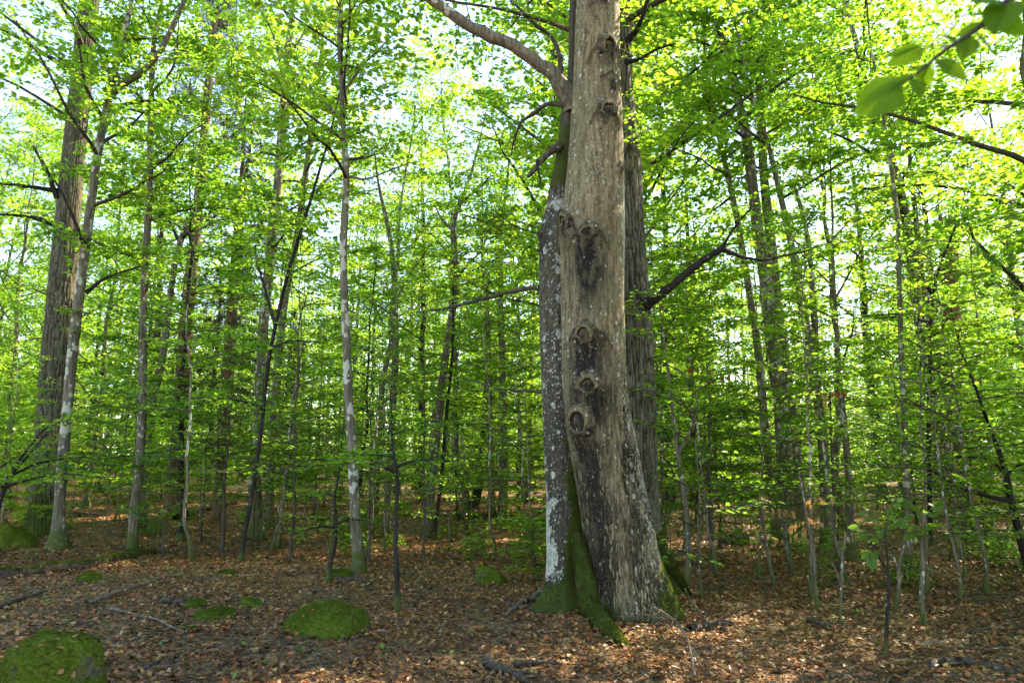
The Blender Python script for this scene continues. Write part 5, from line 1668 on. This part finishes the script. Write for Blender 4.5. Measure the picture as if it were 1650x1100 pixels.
fallen('short thick dead piece lying by the root of the spotted trunk', [(818, 978), (840, 982), (872, 985)], (9, 5), 'mossy_wood', 9)
fallen('brown branch lying across the glade beside the wedge-shaped stone', [(540, 938), (570, 936), (600, 942)], (11, 5), 'mossy_wood', 10, lift=.6)
fallen('forked bare branch springing from the foot of the scarred trunk', [(992, 985), (1030, 990), (1062, 1004), (1090, 1030), (1130, 1080)], (5, 3), 'stick', 11, lift=3, side_twigs=5, sag=.12)
fallen('grey dead branch heap limb in the shaded floor near the frame bottom', [(1110, 1020), (1140, 1012), (1180, 1008)], (16, 8), 'dark_bark', 12, side_twigs=4)
fallen('broken grey stick with a fork lying by the seedlings', [(1478, 1048), (1505, 1040), (1530, 1036), (1555, 1052)], (9, 4), 'stick', 13, side_twigs=2)
fallen('dark rotten branch half sunk at the lower corner', [(1500, 1078), (1550, 1072), (1600, 1080), (1650, 1090)], (16, 8), 'dark_bark', 14, side_twigs=3)
fallen('grey stick lying flat near the edge sapling', [(1560, 1022), (1600, 1026), (1660, 1034)], (9, 5), 'mossy_wood', 15)
fallen('dark bent root piece at the bottom edge of the clearing', [(782, 1070), (800, 1082), (830, 1092), (850, 1104)], (20, 9), 'dark_bark', 16, side_twigs=2)
fallen('brown stick lying on the leaves before the scarred trunk', [(830, 1075), (870, 1070), (905, 1074)], (10, 5), 'mossy_wood', 17)
fallen('long dead branch slung over the glade floor, propped near the spotted trunk', [(800, 808), (830, 804), (872, 800)], (6, 5), 'stick', 18, lift=8)
fallen('thin fallen pole in the leaves beyond the oak', [(98, 834), (130, 830), (170, 834)], (7, 4), 'mossy_wood', 19)
fallen('dark curved dead limb on the ground past the slim beech', [(150, 812), (185, 800), (222, 782)], (8, 4), 'dark_bark', 20, lift=6)
fallen('thin bare twig arching over the shaded floor by the scarred trunk', [(1120, 1100), (1110, 1060), (1090, 1030), (1060, 1010)], (4, 2), 'stick', 21, lift=4, sag=.1, side_twigs=3)
fallen('leaf-covered dark stick below the seedlings', [(1300, 1000), (1330, 1012), (1370, 1010)], (8, 4), 'mossy_wood', 22)
fallen('thin pale twig on the leaves before the big boulder', [(460, 1062), (500, 1050), (520, 1078)], (4, 2), 'stick', 23)
fallen('dark short log lying behind the moss cushion', [(262, 972), (285, 974), (305, 972)], (12, 9), 'dark_bark', 24)

LITTER_LEAF = leaf_part_mesh('fallen_leaf', 'litter_leaf', 2, .30, .2)
for n_, (o_, G_, g_, r_) in enumerate(STONES[:3]):
    for _ in range((14, 40, 6)[n_]):
        i, j = int(r_.integers(17, 31)), int(r_.integers(0, G_.shape[1]))
        p = G_[i, j]
        nn = unit((p - g_) * np.array([.6, .6, 1.4]))
        a_ = r_.uniform(0, 6.28)
        d_ = unit(np.cross(nn, [math.cos(a_), math.sin(a_), .1]))
        place_leaf(LITTER_LEAF, o_, g_, p + nn * .012, p + nn * .02 + d_ * r_.uniform(.045, .075), nn + r_.normal(0, .25, 3), 'fallen_leaf')

# ------------------------------------------------------------------ leaf litter, twig litter, green sprouts
def litter(n, y0, y1, size, seed, power, xr=.76):
    rng = np.random.default_rng(seed)
    y = y0 + (y1 - y0) * rng.uniform(0, 1, n) ** power
    x = rng.uniform(-1, 1, n) * (xr * y + .5)
    z = land(x, y) + rng.uniform(.0, .035, n) + .025 * fbm(x * 1.1, y * 1.1, 0, 5, 4)
    a = rng.uniform(0, 6.28, n)
    d = np.stack([np.cos(a), np.sin(a), rng.normal(.05, .25, n)], 1)
    nr = np.array([0, 0, 1.0]) + rng.normal(0, .42, (n, 3))
    patch = fbm(x * .9, y * .9, 0, 77, 3)
    big = fbm(x * .35 + 9, y * .35, 0, 78, 2)
    fine = fbm(x * 2.6, y * 2.6, 0, 79, 2)
    var = np.clip(.45 + .24 * rng.normal(0, 1, n) + .26 * patch + .22 * big + .20 * fine, 0, .90)
    red = rng.uniform(0, 1, n)
    var = np.where(red > .92, rng.uniform(.92, .98, n), var)
    var = np.where(red < .006, 1.0, var)
    kp = rng.uniform(-.9, .35, n) < fine + .5 * patch + .25
    return np.stack([x, y, z], 1)[kp], d[kp], nr[kp], (size * rng.uniform(.45, 1.35, n))[kp], var[kp]


LV = Leaves()
LV.add(*litter(120000, 2.6, 14, .054, 1, .85))
LV.add(*litter(70000, 12, 34, .085, 2, .8))
# dead leaves caught on the corner rock
mbl = MB()
LV.into(mbl, 0, 'curl', .30)
tag(link('leaf_litter', mbl.mesh('leaf_litter', M['litter_leaf'])), 'carpet of dry brown and tan beech leaves over the woodland floor', 'leaf litter', None, 'stuff')

rng = np.random.default_rng(9)
mbt = MB()
for _ in range(420):
    y = 4.4 + 12 * rng.uniform() ** 1.4
    x = rng.uniform(-1, 1) * .74 * y
    a_ = rng.uniform(0, 6.28)
    S = curve_path([x, y, float(land(x, y)) + .03], [math.cos(a_), math.sin(a_), rng.normal(.05, .12)], rng.uniform(.12, .6), 6, rng, .18, .9)
    S[:, 2] = np.maximum(S[:, 2], land(S[:, 0], S[:, 1]) + .02)
    mbt.tube(S, rng.uniform(.002, .006) * (1 - .6 * np.linspace(0, 1, 6)), 4, 0, False)
tag(link('twig_litter', mbt.mesh('twig_litter', M['stick'])), 'thin broken twigs strewn through the dead leaves', 'twigs', None, 'stuff')

rng = np.random.default_rng(10)
LV, mbs = Leaves(), MB()
for _ in range(150):
    y = 5 + 18 * rng.uniform()
    x = rng.uniform(-1, 1) * .72 * y
    if -.2 < x < 3 and y < 8:
        continue
    p = np.array([x, y, float(land(x, y)) + .04])
    m = rng.integers(4, 12)
    LV.add(p + rng.normal(0, .06, (m, 3)) * [1, 1, .5], rng.normal(0, 1, (m, 3)) * [1, 1, .3], np.array([0, 0, 1.]) + rng.normal(0, .3, (m, 3)), rng.uniform(.03, .06, m), rng.uniform(.2, .9, m))
LV.into(mbs, 0, 'diamond')
tag(link('ground_sprouts', mbs.mesh('ground_sprouts', M['shade_leaf'])), 'scattered tiny green seedlings poking through the dead leaves', 'ground cover', None, 'stuff')

# ------------------------------------------------------------------ labels that tell neighbours apart
LAND = [(40, 'the oak-foot stone'), (75, 'the thick oak'), (140, 'the slim beech by the oak'), (228, 'the moss-footed slender beech'), (285, 'the red-barked pine'), (348, 'the shaggy spruce'), (400, 'the thin black stem'), (455, 'the brownish pole'), (570, 'the white-patched pole'), (632, 'the brown forked pole'),
        (705, 'the candelabra-limbed beech'), (790, 'the knotty grey beech'), (880, 'the lichen-dotted trunk'), (1040, 'the furrowed oak'), (1095, 'the arching thin beech'), (1180, 'the long mossy stone'), (1255, 'the leaning spotted cluster'), (1325, 'the forked spotted beech'), (1400, 'the seedlings'), (1500, 'the thin Y-forked beech'), (1545, 'the rotten snag'), (1630, 'the dark edge sapling')]
rows = {}
for o in sc.objects:
    g_ = o.get('group')
    if not g_ or o.parent or o.type != 'EMPTY':
        continue
    x, y = o.location[0], o.location[1]
    px = CX + FPX * x / (y * cp)
    if 'outside the frame' in g_:
        o['group'] = 'beeches outside the frame'
        o['label'] = ('young beech' if o.name.startswith('young') else 'tall beech') + ' added just outside the frame to shade the clearing'
        continue
    if y > 40 or not (-250 < px < 1900):
        continue
    lm = min(LAND, key=lambda q: abs(q[0] - px))
    stem = {'beech_bark': 'grey', 'spotted_bark': 'spotted', 'dark_bark': 'dark', 'twig': 'brown'}[[c for c in o.children if c.name.startswith('trunk')][0].data.materials[0].name]
    rows.setdefault((o.name.split('.')[0], stem, lm[1]), []).append((y, px, o))
NTH = ['first', 'second', 'third', 'fourth', 'fifth', 'sixth', 'seventh', 'eighth']
for (nm, stem, lm), L_ in rows.items():
    L_.sort(key=lambda q: q[0])
    kind = {'young_beech_tree': 'bushy beech', 'beech_tree': 'tall beech', 'beech_sapling': 'thin beech whip', 'beech_seedling': 'low beech seedling'}[nm]
    for i, (y, px_, o) in enumerate(L_):
        pos = f'deep behind {lm}' if y > 22 else f'close behind {lm}'
        pos = pos.replace('behind', 'at frame edge past') if not (0 < px_ < 1650) else pos
        o['label'] = f'{stem}-stemmed {kind} {pos}' + ('' if len(L_) == 1 else f', {NTH[min(i, 7)]} one in')
for o in sc.objects:
    if o.get('label') and len(o['label'].replace('-', ' ').split()) > 16:
        print('LONG', o['label'])

print('TRIS', sum(sum(len(p.vertices) - 2 for p in m.polygons) if len(m.polygons) < 5 else len(m.loops) - 2 * len(m.polygons) for m in bpy.data.meshes if m.users))
